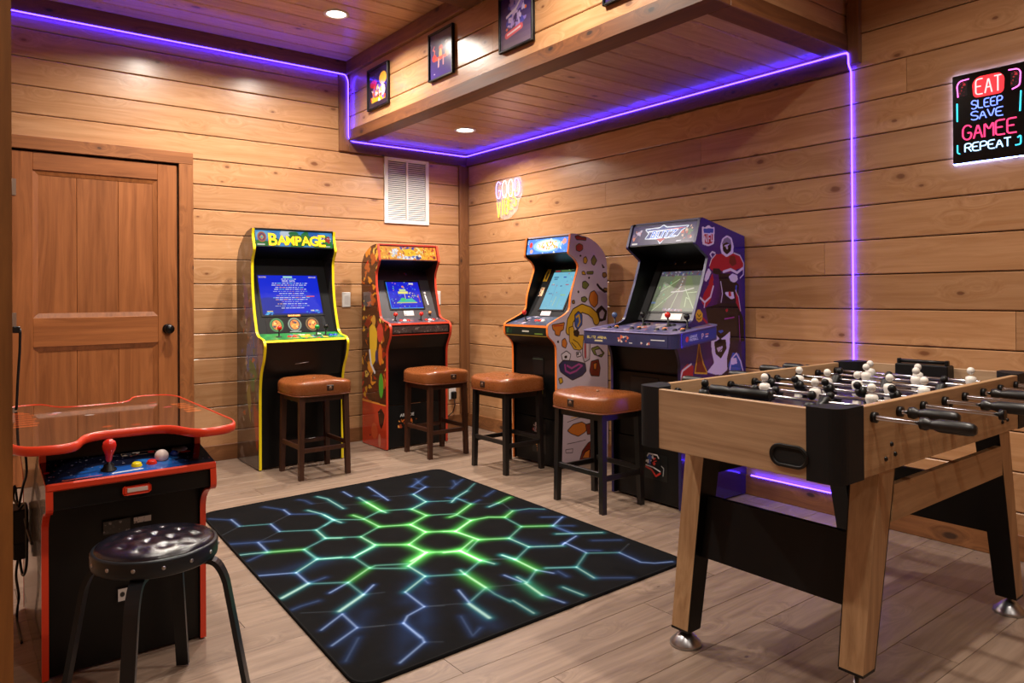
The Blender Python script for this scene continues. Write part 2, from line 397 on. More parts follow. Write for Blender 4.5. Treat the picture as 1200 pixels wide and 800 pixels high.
for i, (x, y, k) in enumerate([(-2.42,-.87,1.35),(-1.6,-2.66,.85),(-2.9,-2.66,.8),(-1.4,-4.45,1.15),(-2.9,-4.6,.45),(-2.4,-6.2,.4)]):
    downlight(x, y, 2.955, ['recessed light over the wooden door side of the back wall','recessed light above the middle of the rug','recessed light above the low table arcade',
      'recessed light above the football table','recessed light above the camera position','recessed light at the front of the room'][i], LAMP_W*k)

# ------------------------------------------------------------------ structure
TX = TRIM; TY = WOOD('trim_timber_y', sc(142,94,56), sc(104,64,34), sc(56,34,20), grain='Y', rough=.45, knots=.09)
TZ = WOOD('trim_timber_z', sc(142,94,56), sc(104,64,34), sc(56,34,20), grain='Z', rough=.45, knots=.09)
BX = WOOD('beam_timber_x', sc(126,78,42), sc(88,50,26), sc(46,28,18), grain='X', rough=.5, knots=.09)
BY = WOOD('beam_timber_y', sc(126,78,42), sc(88,50,26), sc(46,28,18), grain='Y', rough=.5, knots=.09)
_bc = {}
def board(name, L, w, loc, rot, mat, parent, t=.02, gap=.005, ch=.004):
    k = (round(L,3), round(w,4), mat.name, t)
    if k not in _bc:
        m = MB(); a = w/2-gap/2
        sec = [(0,-a+ch),(0,a-ch),(ch*.8,a),(t,a),(t,-a),(ch*.8,-a)]
        m.prism(sec, 'X', -L/2+.001, L/2-.001)
        bmesh.ops.recalc_face_normals(m.bm, faces=m.bm.faces)
        me = bpy.data.meshes.new(name); m.bm.to_mesh(me); m.bm.free(); me.materials.append(mat); _bc[k] = me
    o = bpy.data.objects.new(name, _bc[k]); C.objects.link(o); o.parent = parent; o.location = loc; o.rotation_euler = rot
    return o
def slab(name, x0,x1,y0,y1,z0,z1, mat, parent=None, kind='structure', bev=0):
    m = MB(); cx, cy, cz = (x0+x1)/2, (y0+y1)/2, (z0+z1)/2
    m.box(x0-cx,x1-cx,y0-cy,y1-cy,z0-cz,z1-cz, bev)
    o = m.done(name, mat, parent, None, kind if not parent else None); o.location = (cx,cy,cz); return o
ROWS = [-.143+.171*i for i in range(1, 19)]      # seam heights .028 ... 2.935
ZT = 2.975
def rows():
    zs = [0.0]+ROWS+[ZT]
    return [(a, b) for a, b in zip(zs, zs[1:]) if b-a > .01]
XL, YF = -4.5, -7.0
wb = slab('wall_back', XL-.1, .1, .022, .12, 0, 3.0, GAP)
def child_board(root, name, L, w, world, rot, mat, **k):
    return board(name, L, w, Vector(world)-root.location, rot, mat, root, **k)
rs = random.Random(3)
for a, b in rows():
    spans = [(XL, 0)] if a > 2.05 else [(XL, -3.37), (-2.28, 0)]
    for x0, x1 in spans:
        if x1-x0 > 3 and rs.random() < .6:
            j = rs.uniform(-3.9, -3.4); cuts = [x0, j, x1]
        else: cuts = [x0, x1]
        for p, q in zip(cuts, cuts[1:]): child_board(wb, 'board', q-p, b-a, ((p+q)/2, 0, (a+b)/2), (0,0,0), PINE)
wr = slab('wall_right', .022, .12, YF-.1, .022, 0, 3.0, GAP)
JT = {1.909:[-2.494], 2.08:[-3.685], 1.225:[-3.27], 1.054:[-2.6], 1.738:[-1.69], .883:[-2.86,-4.12], .541:[-3.9], 2.251:[-5.0], 1.567:[-5.3], 1.396:[-4.9], .37:[-4.5]}
for a, b in rows():
    cuts = [0]+next((v for k, v in JT.items() if abs(k-a) < .03), [rs.uniform(-6.4,-5)])+[YF]
    for p, q in zip(cuts, cuts[1:]): child_board(wr, 'board', p-q, b-a, (0, (p+q)/2, (a+b)/2), (0,0,-pi/2), PINE)
wl = slab('wall_left', XL-.12, XL-.022, YF-.1, .022, 0, 3.0, GAP)
for a, b in rows(): child_board(wl, 'board', -YF, b-a, (XL, YF/2, (a+b)/2), (0,0,pi/2), PINE)
wf = slab('wall_front', XL-.1, .1, YF-.12, YF-.022, 0, 3.0, GAP)
for a, b in rows(): child_board(wf, 'board', -XL, b-a, (XL/2, YF, (a+b)/2), (0,0,pi), PINE)
# entrance jamb and partition beside the camera
slab('wall_entry', XL, -3.63, -3.95, -3.87, 0, 2.955, PINE)
slab('trim_1', -3.63, -3.509, -3.97, -3.85, 0, 2.955, WOOD('jamb_timber', sc(150,98,44), sc(108,66,28), None, grain='Z', rough=.5))

fl = slab('floor', XL-.1, .1, YF-.1, .1, -.06, -.0125, GAP)
y = 0.0; r = 0
while y > YF:
    x = XL-[0, .41, .83, .2, .62][r % 5]-.1
    while x < 0:
        p, q = max(x, XL), min(x+1.22, 0)
        if q-p > .02: child_board(fl, 'plank', q-p, .18, ((p+q)/2, y-.09, 0), (-pi/2,0,0), FLOORM, t=.012, gap=.0012, ch=.0012)
        x += 1.22
    y -= .18; r += 1

ce = slab('ceiling', XL-.1, .1, YF-.1, .1, 2.977, 3.06, GAP)
y = -.004
while y > YF:
    x1 = -1.11 if y > -3.42 else 0
    child_board(ce, 'board', x1-XL, .171, ((XL+x1)/2, y-.0855, 2.955), (pi/2,0,0), PINE_C, gap=.007, ch=.005)
    y -= .171
slab('beam', XL, -1.147, -1.86, -1.70, 2.83, 2.954, BX)
# soffit
so = slab('soffit', -1.088, 0, -3.375, 0, 2.384, 2.954, GAP)
k = -9
while True:
    y1 = -1.4536-.1725*k; y0 = y1-.1725; k += 1
    if y0 < -3.30-.17: break
    a, b = min(y1, -.0), max(y0, -3.30)
    if a-b > .02: child_board(so, 'ceiling_board', 1.0, a-b, (-.5, (a+b)/2, 2.36), (pi/2,0,0), PINE_C, gap=.007, ch=.005)
for a, b in ((2.40,2.53),(2.53,2.70),(2.70,2.87),(2.87,2.95)):
    for p, q in (((0,-3.39),) if a != 2.53 else ((0,-1.9),(-1.9,-3.39))):
        child_board(so, 'face_board', p-q, b-a, (-1.11, (p+q)/2, (a+b)/2), (0,0,-pi/2), PINE)
    child_board(so, 'end_board', 1.09, b-a, (-.545, -3.397, (a+b)/2), (0,0,0), PINE)
def sub(name, root, x0,x1,y0,y1,z0,z1, mat, bev=.003):
    o = slab(name, x0,x1,y0,y1,z0,z1, mat, root, bev=bev); o.location = o.location-root.location; return o
sub('edge_beam', so, -1.125, -.99, -3.415, 0, 2.342, 2.425, BY)
sub('end_beam', so, -.99, 0, -3.415, -3.295, 2.342, 2.425, BX)
slab('trim_2', -1.147, -1.1105, -3.40, -.03, 2.85, 2.954, TY, bev=.003)
slab('trim_3', XL, -1.1105, -.03, 0, 2.852, 2.954, BX, bev=.003)
slab('trim_4', -1.2, -1.118, -.02, 0, 2.258, 2.85, TZ, bev=.002)
slab('trim_5', -1.118, -.0, -.022, 0, 2.255, 2.341, BX, bev=.002)
slab('trim_6', -.022, 0, -3.4155, -.022, 2.252, 2.341, BY, bev=.002)
slab('trim_7', -.03, 0, -3.474, -3.4165, 2.275, 2.954, TZ, bev=.002)
slab('trim_8', -.095, -.001, -.03, 0, .11, 2.255, TZ, bev=.003)
slab('trim_9', -.03, 0, -3.474, -3.3865+.0, 2.43, 2.954, TZ, bev=.002) if False else None
for n, (x0, x1) in enumerate(((XL, -3.37), (-2.28, 0))):
    slab('baseboard_back' if n else 'baseboard_back_left', x0, x1, -.018, 0, 0, .11, TX, bev=.003)
slab('baseboard_right', -.018, 0, YF, -.018, 0, .11, TY, bev=.003)

# door
d = bpy.data.objects.new('door_1', None); C.objects.link(d); d.location = (-2.826, 0, 0); d['kind'] = 'structure'
def dp(name, x0,x1,y0,y1,z0,z1, mat, bev=.002):
    m = MB(); m.box(x0,x1,y0,y1,z0,z1,bev); return m.done(name, mat, d)
hw = .459
dp('stile', -hw, -hw+.105, -.012, .018, .008, 2.022, DOORW); dp('stile', hw-.12, hw, -.012, .018, .008, 2.022, DOORW)
for z0, z1 in ((1.914,2.022),(.838,1.015),(.008,.25)): dp('rail', -hw+.105, hw-.12, -.0118, .018, z0, z1, DOORH)
for z0, z1 in ((1.015,1.914),(.25,.838)):
    x0, x1 = -hw+.105, hw-.12; w3 = (x1-x0)/3
    for i in range(3):
        dp('panel_board', x0+i*w3+.0008, x0+(i+1)*w3-.0008, .004, .016, z0, z1, DOORW, .0016)
    m = MB()       # sloping bead round the panel
    for (a, b, c_, e) in (((x0,z0),(x1,z0),(x1-.028,z0+.028),(x0+.028,z0+.028)), ((x1,z0),(x1,z1),(x1-.028,z1-.028),(x1-.028,z0+.028)),
                          ((x1,z1),(x0,z1),(x0+.028,z1-.028),(x1-.028,z1-.028)), ((x0,z1),(x0,z0),(x0+.028,z0+.028),(x0+.028,z1-.028))):
        m.hexa([(a[0],-.006,a[1]),(b[0],-.006,b[1]),(c_[0],.002,c_[1]),(e[0],.002,e[1])], [(a[0],.01,a[1]),(b[0],.01,b[1]),(c_[0],.01,c_[1]),(e[0],.01,e[1])])
    m.done('bead', DOORW, d)
m = MB(); m.lathe([(.033,-.012),(.033,-.018),(.012,-.022),(.011,-.045),(.024,-.052),(.031,-.066),(.026,-.078),(.001,-.082)], (.397,0,.926), 20, 'Y')
m.done('knob', P('black_iron', sc(22,20,20), .3, .6), d)
for z in (1.80, 1.0, .25):
    m = MB(); m.box(-hw-.006, -hw+.022, -.0165, -.0122, z-.05, z+.05, .001); m.tube([(-hw-.004,-.018,z-.05),(-hw-.004,-.018,z+.05)], .006, 8); m.done('hinge', P('hinge_steel', sc(150,130,115), .4, .8), d)
CAS = WOOD('casing_wood', sc(158,100,56), sc(120,72,38), sc(76,46,28), grain='Z', rough=.4, knots=.07, tone=.04)
CASX = WOOD('casing_wood_x', sc(158,100,56), sc(120,72,38), sc(76,46,28), grain='X', rough=.4, knots=.07, tone=.04)
slab('trim_10', -2.358, -2.268, -.03, -.0005, 0, 2.034, CAS, bev=.002)
slab('trim_11', -3.385, -3.295, -.03, -.0005, 0, 2.034, CAS, bev=.002)
slab('trim_12', -3.385, -2.268, -.03, -.0005, 2.0345, 2.112, CASX, bev=.002)
slab('door_gap_sheet', -3.295, -2.358, .02, .0215, 0, 2.034, P('door_gap_shade', sc(20,12,8), .9))  # near-black sheet behind the leaf; shade of the gap put in as colour

# purple LED strip
LEDM = P('purple_led', (.02,.01,.03), .5, emit=LED_COL, es=LED_E)
def arc(pts, r=.03):
    out = [Vector(pts[0])]
    for a, p, b in zip(pts, pts[1:], pts[2:]):
        a, p, b = Vector(a), Vector(p), Vector(b); A = p+(a-p).normalized()*r; B = p+(b-p).normalized()*r
        for j in range(5):
            t = j/4; out.append(A*(1-t)**2+p*2*t*(1-t)+B*t*t)
    out.append(Vector(pts[-1])); return out
led = thing('led_strip_light', 'purple glowing LED line running round the upper walls, soffit and down the right wall', 'LED strip', (0,0,0))
CORE = P('led_core', (.02,.01,.03), .5, emit=(.62,.42,1.0), es=1.15)
def led_run(pts):
    m = MB(); m.tube(pts, .0042, 8); o = m.done('led_tube', LEDM, led)
    m = MB(); m.tube([Vector(p)+Vector((-.0022,-.0022,-.0006)) for p in pts], .0030, 6); m.done('led_core', CORE, o)
led_run(arc([(XL+.02,-.036,2.846),(-1.155,-.036,2.846),(-1.131,-.031,2.80),(-1.131,-.030,2.36),(-1.10,-.028,2.337),(-.029,-.028,2.337),(-.029,-3.412,2.337),(-.036,-3.424,2.325),(-.036,-3.424,2.27),(-.009,-3.424,2.25),(-.009,-3.424,.16)], .018))
led_run(arc([(-.009,-3.424,.155),(-.024,-3.41,.114),(-.024,-2.84,.114)], .012))

# vent, switches
v = thing('wall_vent', 'white louvred air return grille on the back wall under the soffit', 'vent', (-.604, 0, 1.993))
m = MB()
for x0,x1,z0,z1 in ((-.207,-.175,-.272,.272),(.175,.207,-.272,.272),(-.175,.175,-.272,-.238),(-.175,.175,.238,.272),(-.009,.009,-.238,.238)): m.box(x0,x1,-.016,-.002,z0,z1,.002)
m.done('frame', WHITEPL, v)
m = MB(); m.box(-.18,.18,-.0035,-.001,-.245,.245); m.done('duct_backing', P('vent_dark', sc(90,88,92), .8), v)
m = MB()
for s0 in (-.173, .011):
    for i in range(30):
        z = -.232+i*.016
        m.hexa([(s0,-.013,z),(s0+.162,-.013,z),(s0+.162,-.0115,z+.002),(s0,-.0115,z+.002)], [(s0,-.005,z+.010),(s0+.162,-.005,z+.010),(s0+.162,-.0035,z+.012),(s0,-.0035,z+.012)])
m.done('slats', WHITEPL, v, None, 'stuff')
def plate(name, label, cat, x, z, kind):
    t = thing(name, label, cat, (x, 0, z))
    m = MB(); m.box(-.035,.035,-.008,-.001,-.058,.058,.003); m.done('cover_plate', WHITEPL, t)
    if kind == 's':
        m = MB(); m.hexa([(-.016,-.008,-.033),(.016,-.008,-.033),(.016,-.008,.033),(-.016,-.008,.033)], [(-.016,-.010,-.033),(.016,-.010,-.033),(.016,-.014,.033),(-.016,-.014,.033)]); m.done('rocker', WHITE, t)
    else:
        m = MB()
        for dz in (-.022,.022): m.box(-.016,.016,-.010,-.008,dz-.014,dz+.014,.002)
        m.done('socket', WHITE, t)
    return t
plate('light_switch', 'white wall switch between the yellow-edged and red-edged arcade cabinets', 'light switch', -1.144, 1.107, 's')
plate('light_switch', 'white wall switch just right of the red-edged arcade cabinet', 'light switch', -.318, 1.114, 's')
t = plate('wall_outlet', 'low wall outlet behind the bar stool near the corner post', 'outlet', -.17, .30, 'o')
tag((lambda m: (m.box(-.022,.022,-.045,-.011,-.05,.012,.006), m.tube([(0,-.03,-.05),(0,-.045,-.1),(-.02,-.04,-.16),(-.06,-.03,-.19),(-.15,-.03,-.18),(-.26,-.06,-.17)], .004, 6), m.done('power_plug', BLACKPL))[2])(MB()), 'black plug with cord in the low wall outlet', 'plug').location = (-.17, 0, .30)

# framed pictures on the soffit face
def picture(y0, y1, z0, z1, label, paint):
    yc, zc = (y0+y1)/2, (z0+z1)/2; w, h = abs(y1-y0), z1-z0
    t = thing('framed_picture', label, 'picture', (-1.112, yc, zc), -pi/2, 'framed pictures on the soffit face')
    m = MB(); b = .012
    for x0,x1,a,c_ in ((-w/2,-w/2+b,-h/2,h/2),(w/2-b,w/2,-h/2,h/2),(-w/2+b,w/2-b,-h/2,-h/2+b),(-w/2+b,w/2-b,h/2-b,h/2)): m.box(x0,x1,-.022,0,a,c_,.002)
    m.done('frame', BLACKPL, t)
    cv = Cv(w-2*b, h-2*b, .003, (58,44,96)); paint(cv, w-2*b, h-2*b)
    m = MB(); m.box(-w/2+b,w/2-b,-.010,-.001,-h/2+b,h/2-b); m.done('backing', BLACKM, t)
    cv.build('print', frame((-w/2+b,-.0115,-h/2+b),(1,0,0),(0,0,1)), PRINT('glazed_print', .22, coat=.6), t)
def pa(cv, w, h):
    cv.rect(0,w,0,h,(52,40,58)); cv.rect(.04*w,.96*w,.78*h,h,(50,36,74))
    cv.ell(w*.75,h*.68,w*.18,h*.16,(246,176,60)); cv.ell(w*.26,h*.62,w*.18,h*.10,(206,44,54)); cv.rect(w*.16,w*.86,h*.14,h*.24,(250,190,50))
    cv.ell(w*.4,h*.4,w*.2,h*.14,(230,120,90)); cv.ell(w*.7,h*.38,w*.16,h*.16,(224,214,236)); cv.ell(w*.5,h*.5,w*.13,h*.1,(66,52,160))
    cv.scribble(26,[(252,190,60),(226,80,50),(232,226,240),(120,90,200),(250,210,120)],(.008,.022),(w*.15,w*.85,h*.16,h*.52))
def pb(cv, w, h):
    for i in range(12): cv.rect(0,w,h*i/12,h*(i+1)/12,(84-2*i,66-i,150-5*i))
    cv.ell(w*.5,h*.64,w*.09,h*.07,(240,90,60)); cv.ell(w*.48,h*.5,w*.07,h*.13,(250,200,120)); cv.ell(w*.2,h*.46,w*.1,h*.08,(236,70,60)); cv.ell(w*.78,h*.48,w*.1,h*.09,(244,130,90))
    cv.line([(w*.25,h*.42),(w*.7,h*.42)],.022,(236,90,70)); cv.line([(w*.4,h*.4),(w*.38,h*.24)],.014,(244,190,190)); cv.line([(w*.6,h*.4),(w*.6,h*.26)],.014,(244,170,180))
    cv.line([(w*.2,h*.72),(w*.14,h*.66),(w*.22,h*.62),(w*.2,h*.55)],.01,(240,120,120)); cv.ell(w*.74,h*.72,w*.06,h*.035,(220,220,240)); cv.ell(w*.2,h*.1,w*.03,h*.008,(210,200,230))
def pc(cv, w, h):
    for i in range(10): cv.rect(0,w,h*i/10,h*(i+1)/10,(120-7*i,104-7*i,124-1*i))
    cv.scribble(30,[(150,130,220),(210,190,240),(90,90,190),(170,150,230)],(.012,.028),(w*.25,w*.75,h*.4,h*.9))
    cv.line([(w*.2,h*.62),(w*.5,h*.72),(w*.7,h*.9)],.014,(230,220,250)); cv.line([(w*.4,h*.6),(w*.35,h*.4)],.014,(190,170,240)); cv.line([(w*.55,h*.6),(w*.6,h*.42)],.014,(200,180,240))
    cv.ell(w*.8,h*.66,w*.03,h*.03,(240,120,60)); cv.ell(w*.2,h*.38,w*.035,h*.025,(240,130,100)); cv.line([(w*.2,h*.26),(w*.65,h*.34)],.035,(226,110,120)); cv.line([(w*.22,h*.27),(w*.63,h*.335)],.01,(250,220,230))
def pd(cv, w, h):
    cv.scribble(30,[(150,60,60),(90,70,160),(200,140,80)],(.01,.03),(w*.2,w*.8,h*.3,h*.8))
picture(-.352,-.672,2.497,2.80,'framed picture with orange and red figures on dark paper, nearest the corner',pa)
picture(-1.22,-1.505,2.507,2.815,'framed picture with a small red figure on a blue-violet ground',pb)
picture(-1.98,-2.28,2.49,2.80,'framed picture with a lavender group above a red title, third from the corner',pc)
picture(-2.80,-3.10,2.50,2.81,'framed picture cut by the top edge, last on the soffit face',pd)

# neon signs on the right wall
def neon_mat(name, col, s=5): return P(name, (.02,.02,.02), .4, emit=col, es=s)
NW, NP, NY, NB, NR, NC, NPK = (neon_mat('neon_violet_white',(.40,.30,1.0),3.6), neon_mat('neon_pink',(1,.14,.62),3.4), neon_mat('neon_yellow',(1,.62,.03),3.2), neon_mat('neon_blue',(.16,.24,1),2.6),
   neon_mat('neon_red',(1,.08,.10),4), neon_mat('neon_cyan',(.05,.75,1),2.2), neon_mat('neon_white_red',(1,.45,.42),5))
def neon(m, pls, r, y=-.012):
    for pl in pls:
        closed = (Vector(pl[0])-Vector(pl[-1])).length < 1e-6
        m.tube([(x, y, z) for x, z in fillet(pl, .012, 3)], r, 6)
g = thing('neon_sign', 'glowing neon sign reading GOOD VIBES in violet and yellow on the right wall', 'neon sign', (0, -.615, 1.90), -pi/2)
m = MB(); m.prism(fillet([(-.175,.0),(-.175,.13),(-.1,.175),(.155,.175),(.17,.02),(.12,-.02),(.11,-.09),(.0,-.15),(-.09,-.15),(-.17,-.10)], .03, 4, True), 'Y', -.009, -.006); m.done('clear_backboard', P('clear_acrylic', sc(235,235,245), .05, alpha=.12), g)
for nm, ch, x, mt in (('tube_letter','G',-.165,NW),('tube_letter','O',-.082,NPK),('tube_letter','O',.0,NPK),('tube_letter','D',.085,NW)):
    m = MB(); neon(m, strokes(ch, x, .025, .135, .060), .0036, -.018); m.done(nm, mt, g)
for i, ch in enumerate('VIBES'):
    m = MB(); neon(m, strokes(ch, -.155+i*.057-.004*i, -.135+.020*i-(.012 if i == 2 else 0), .125, .042), .0029, -.018); m.done('tube_letter', NY, g)

e = thing('neon_sign', 'black panel sign with glowing words EAT SLEEP SAVE GAMEE REPEAT', 'neon sign', (0, -4.033, 1.905), -pi/2)
w2, h2 = .143, .196
m = MB(); m.box(-w2,w2,-.022,-.010,-h2,h2,.003); m.done('black_panel', BLACKG, e)
m = MB(); m.tube([(-w2,-.006,-h2),(w2,-.006,-h2),(w2,-.006,h2),(-w2,-.006,h2),(-w2,-.006,-h2)], .0032, 6); m.done('halo_tube', neon_mat('halo', (.22,.32,1), 36), e)
Y = -.0265
def wordtube(t, x, z, h, w, r, mt, nm='tube_word'):
    m = MB(); neon(m, strokes(t, x, z, h, w), r, Y); return m.done(nm, mt, e)
m = MB(); m.prism(fillet([(-.058,.082),(-.062,.15),(-.04,.172),(.045,.172),(.062,.15),(.058,.082)], .02, 4, True), 'Y', -.0235, -.022); m.done('red_badge', P('badge_red', (.6,.02,.03), .4, emit=(1,.03,.04), es=1.3), e)
wordtube('EAT', -.047, .094, .066, .098, .0028, neon_mat('neon_rose',(1,.42,.42),2.2))
wordtube('SLEEP', -.064, .034, .036, .118, .0024, NB); wordtube('SAVE', -.066, -.014, .036, .122, .0024, NB)
m = MB(); neon(m, strokes('GAMEE', -.1, -.096, .062, .205), .0034, Y); m.done('tube_word', neon_mat('neon_magenta_red', (1,.04,.16), 2.0), e)
wordtube('REPEAT', -.092, -.150, .036, .176, .0027, neon_mat('neon_white_blue', (.45,.7,1), 2.2))
for pl in ([(-.118,.098),(-.122,.15),(-.11,.168),(-.074,.17)], [(.078,.172),(.112,.17),(.122,.155),(.118,.098),(.09,.088)]):
    m = MB(); neon(m, [pl], .0025, Y); m.done('corner_tube', NP, e)
for pl in ([(-.122,-.01),(-.122,.07)],[(.118,-.01),(.122,.075)],[(-.112,-.155),(-.122,-.15),(-.122,-.115)],[(.1,-.15),(.12,-.15),(.12,-.11),(.108,-.12)]):
    m = MB(); neon(m, [pl], .0026, Y); m.done('side_tube', NC, e)
for cx in (-.098,.1):
    cv = Cv(.032,.062,.0018,(16,8,12)); cv.scribble(16,[(206,50,60),(120,30,50),(16,8,12)],(.002,.006)); cv.build('pad_print', frame((cx-.016,-.0225,.10),(1,0,0),(0,0,1)), PRINT('sign_print', .3, .8), e)
# ------------------------------------------------------------------ arcade cabinets
def cabinet(root, W, front, back, trim, side_mat, T=.016):
    """two shaped side panels with edge moulding; front/back: (y,z) lines, front runs top to bottom"""
    prof = list(front)+list(back)
    for s in (-1, 1):
        x0, x1 = (-W/2, -W/2+T) if s < 0 else (W/2-T, W/2)
        m = MB(); m.prism(prof, 'X', x0, x1); m.done('side_panel', side_mat, root)
        m = MB(); m.ribbon(list(front), x0-.0006, x1+.0006, -.0022); m.done('edge_moulding', trim, root, None)
    return prof
def slabp(name, root, p0, p1, W, T, t, mat, label=None):
    """flat panel between the sides; p0 top, p1 bottom as (y,z); t = thickness to the inside (towards +y)"""
    a, b = Vector(p0), Vector(p1); d = (b-a).normalized(); n = Vector((-d.y, d.x))
    if n.x < 0 or (abs(n.x) < 1e-3 and n.y > 0): n = -n
    x0, x1 = -W/2+T, W/2-T; q = n*t; m = MB()
    m.hexa([(x0,*a),(x1,*a),(x1,*b),(x0,*b)], [(x0,*(a+q)),(x1,*(a+q)),(x1,*(b+q)),(x0,*(b+q))])
    return m.done(name, mat, root, label)
def fr(pb, pt, x0, eps=.0012):
    """frame on a sloping face: origin at its lower left, u = +X, v = up the slope"""
    v = Vector((0, pt[0]-pb[0], pt[1]-pb[1])).normalized(); n = Vector((1,0,0)).cross(v)
    o = Vector((x0, *pb))+n*eps; return frame(o, (1,0,0), v)
def lerp(a, b, t): return (a[0]+(b[0]-a[0])*t, a[1]+(b[1]-a[1])*t)
def length(a, b): return math.hypot(a[0]-b[0], a[1]-b[1])
def joystick(root, M, mat, h=.062, r=.0165, base=BLACKPL):
    """M: frame on the deck, z = normal"""
    m = MB(); m.M = M; m.lathe([(.019,0),(.019,.003),(.009,.006),(.005,.010),(.005,h-.01)], (0,0,0), 12); sh = m.done('joystick', base, root)
    m = MB(); m.M = M; m.ball((0,0,h), r, 12, 8); m.done('ball_top', mat, sh)
    return sh
def button(root, M, mat, r=.013):
    m = MB(); m.M = M; m.lathe([(r*1.25,0),(r*1.25,.003),(r,.0045),(r,.008),(r*.7,.0095),(.0005,.0098)], (0,0,0), 12, cap=False); return m.done('button', mat, root)
def deckM(pb, pt, x, t):
    """point on a deck: x across, t 0..1 from front edge to the back"""
    p = lerp(pb, pt, t); v = Vector((0, pt[0]-pb[0], pt[1]-pb[1])).normalized(); n = Vector((1,0,0)).cross(v)
    mm = frame((x, *p), (1,0,0), v); return mm
def screen_on(root, pb, pt, x0, t0, w, h, cv, mat=SCREEN):
    """bezel-mounted screen: lower edge at t0 along pb->pt (metres)"""
    v = Vector((0, pt[0]-pb[0], pt[1]-pb[1])).normalized(); o = Vector((0,*pb))+v*t0
    M = frame(o+Vector((x0,0,0))+Vector((1,0,0)).cross(v)*.0022, (1,0,0), v)
    m = MB(); m.M = M
    e = .012
    for a,b,c_,d_ in ((-e,0,-e,h+e),(w,w+e,-e,h+e),(0,w,-e,0),(0,w,h,h+e)): m.box(a,b,c_,d_,-.002,.002)
    s = m.done('screen_frame', BLACKPL, root)
    return cv.build('screen', M, mat, s)
def clipy(prof, flip, off):
    return [((-(y)+off) if flip else (y+off), z) for y, z in prof]

# ---- cabinet A: yellow edges, reads BAMPAGE
ca = thing('arcade_cabinet', 'black arcade cabinet with yellow edges and a BAMPAGE marquee, beside the door', 'arcade machine', (-1.697, -.06, 0))
W_ = .588; T_ = .016
fa = fillet([(-.325,1.592),(-.318,1.545),(-.352,1.45),(-.303,1.385),(-.303,1.21),(-.333,1.05),(-.385,.90),(-.42,.872),(-.52,.856),(-.548,.825),(-.53,.735),(-.468,.645),(-.444,.52),(-.442,.006)],
            [0,.02,.02,.05,.1,.2,.04,.04,.03,.03,.06,.1,.1,0])
ba = [(0,.006),(0,1.36)]+fillet([(0,1.38),(-.045,1.47),(-.20,1.575),(-.31,1.592)], .06)
pra = cabinet(ca, W_, fa, ba, YELLOW, P('cabinet_side_dark', sc(46,42,38), .25, coat=.4))
slabp('top_panel', ca, (-.21,1.565), (-.325,1.586), W_, T_, .01, BLACK)
mq0, mq1 = (-.312,1.586), (-.336,1.472)
slabp('marquee_box', ca, mq0, mq1, W_, T_, .05, BLACK)
cv = Cv(W_-2*T_-.012, .108, .0022, (70,150,215)); w, h = cv.w, cv.h
cv.noise(.35, .03); cv.ell(.05,.075,.05,.03,(120,190,235)); cv.ell(w*.42,.09,.06,.03,(210,225,240)); cv.ell(w*.72,.095,.06,.02,(40,110,190))
for i, (x, r) in enumerate(((.04,.05),(.13,.03),(.27,.035),(.33,.045),(.45,.03),(w-.05,.055),(w-.1,.04))): cv.ell(x, .012+.02*(i % 2), r, .028+.01*(i % 3), (30,122+8*(i % 3),52), 0, .15)
cv.ell(.27,.075,.05,.03,(28,120,60),0,.2); cv.ell(w*.64,.07,.04,.035,(36,130,60),0,.2)
cv.ell(.043,.062,.030,.036,(196,110,60)); cv.ell(.043,.062,.022,.027,(120,60,110)); cv.line([(.03,.06),(.045,.075),(.055,.06),(.043,.045),(.033,.055)],.005,(240,170,80)); cv.ell(.043,.062,.007,.008,(90,200,200))
cv.ell(w-.085,.065,.022,.028,(225,228,235),0,.25); cv.ell(w-.035,.058,.02,.022,(196,50,46),0,.2); cv.scribble(14,[(230,230,235),(60,40,40),(240,150,60)],(.003,.008),(w-.11,w-.015,.04,.085))
cv.rect(.01,.06,.006,.014,(235,235,225)); cv.rect(w-.065,w-.02,.006,.013,(235,235,225))
Mq = fr(mq1, mq0, -w/2, .0015); Mq = Mq @ Matrix.Translation((0,.004,0))
mp = cv.build('marquee', Mq, PRINT('lit_marquee_soft', .2, .75), ca)
for pas, (mat, bold, ez) in enumerate(((P('letter_outline', sc(120,40,10), .4), .0042, .0009), (P('letter_yellow', sc(250,205,20), .35, emit=sc(250,195,15), es=.45), .0020, .0022))):
    x = .080
    for ch, sz, dz in (('B',.118,.006),('A',.092,.010),('M',.086,.012),('P',.090,.010),('A',.090,.012),('G',.094,.012),('E',.116,.008)):
        m = MB(); wd = m.text(ch, sz, Mq @ Matrix.Translation((x, dz, ez)), .0006, bold, 'LEFT'); m.done('letter' if pas else 'letter_outline', mat, mp)
        x += {'B':.069,'A':.055,'M':.066,'P':.050,'G':.062,'E':.05}[ch]*.99
slabp('hood', ca, (-.338,1.471), (-.13,1.40), W_, T_, .01, BLACK)
bz0, bz1 = (-.13,1.40), (-.345,.885)
slabp('bezel', ca, bz0, bz1, W_, T_, .012, BLACKM)
cv = Cv(.425,.295,.0024,(6,38,210)); w, h = cv.w, cv.h
cv.ell(.05,.06,.11,.07,(20,40,160)); cv.rect(0,w,0,.012,(12,30,120))
rs2 = random.Random(4)
for i in range(15):
    y = .265-.0155*i; half = [.05,.07,.12,.125,.10,.11,.12,.08,.1,.125,.11,.07,.1,.12,.08][i]; x = w/2-half
    if i in (1,): cv.word('RAVE DATA'[:9], w/2-.045, y-.002, .010, (225,225,240), .09, .0024); continue
    while x < w/2+half:
        q = rs2.uniform(.008,.03); c = (215,220,240) if rs2.random() < .72 else ((230,170,120) if rs2.random() < .6 else (120,200,210))
        cv.rect(x, x+q, y, y+.0040, c); x += q+.006
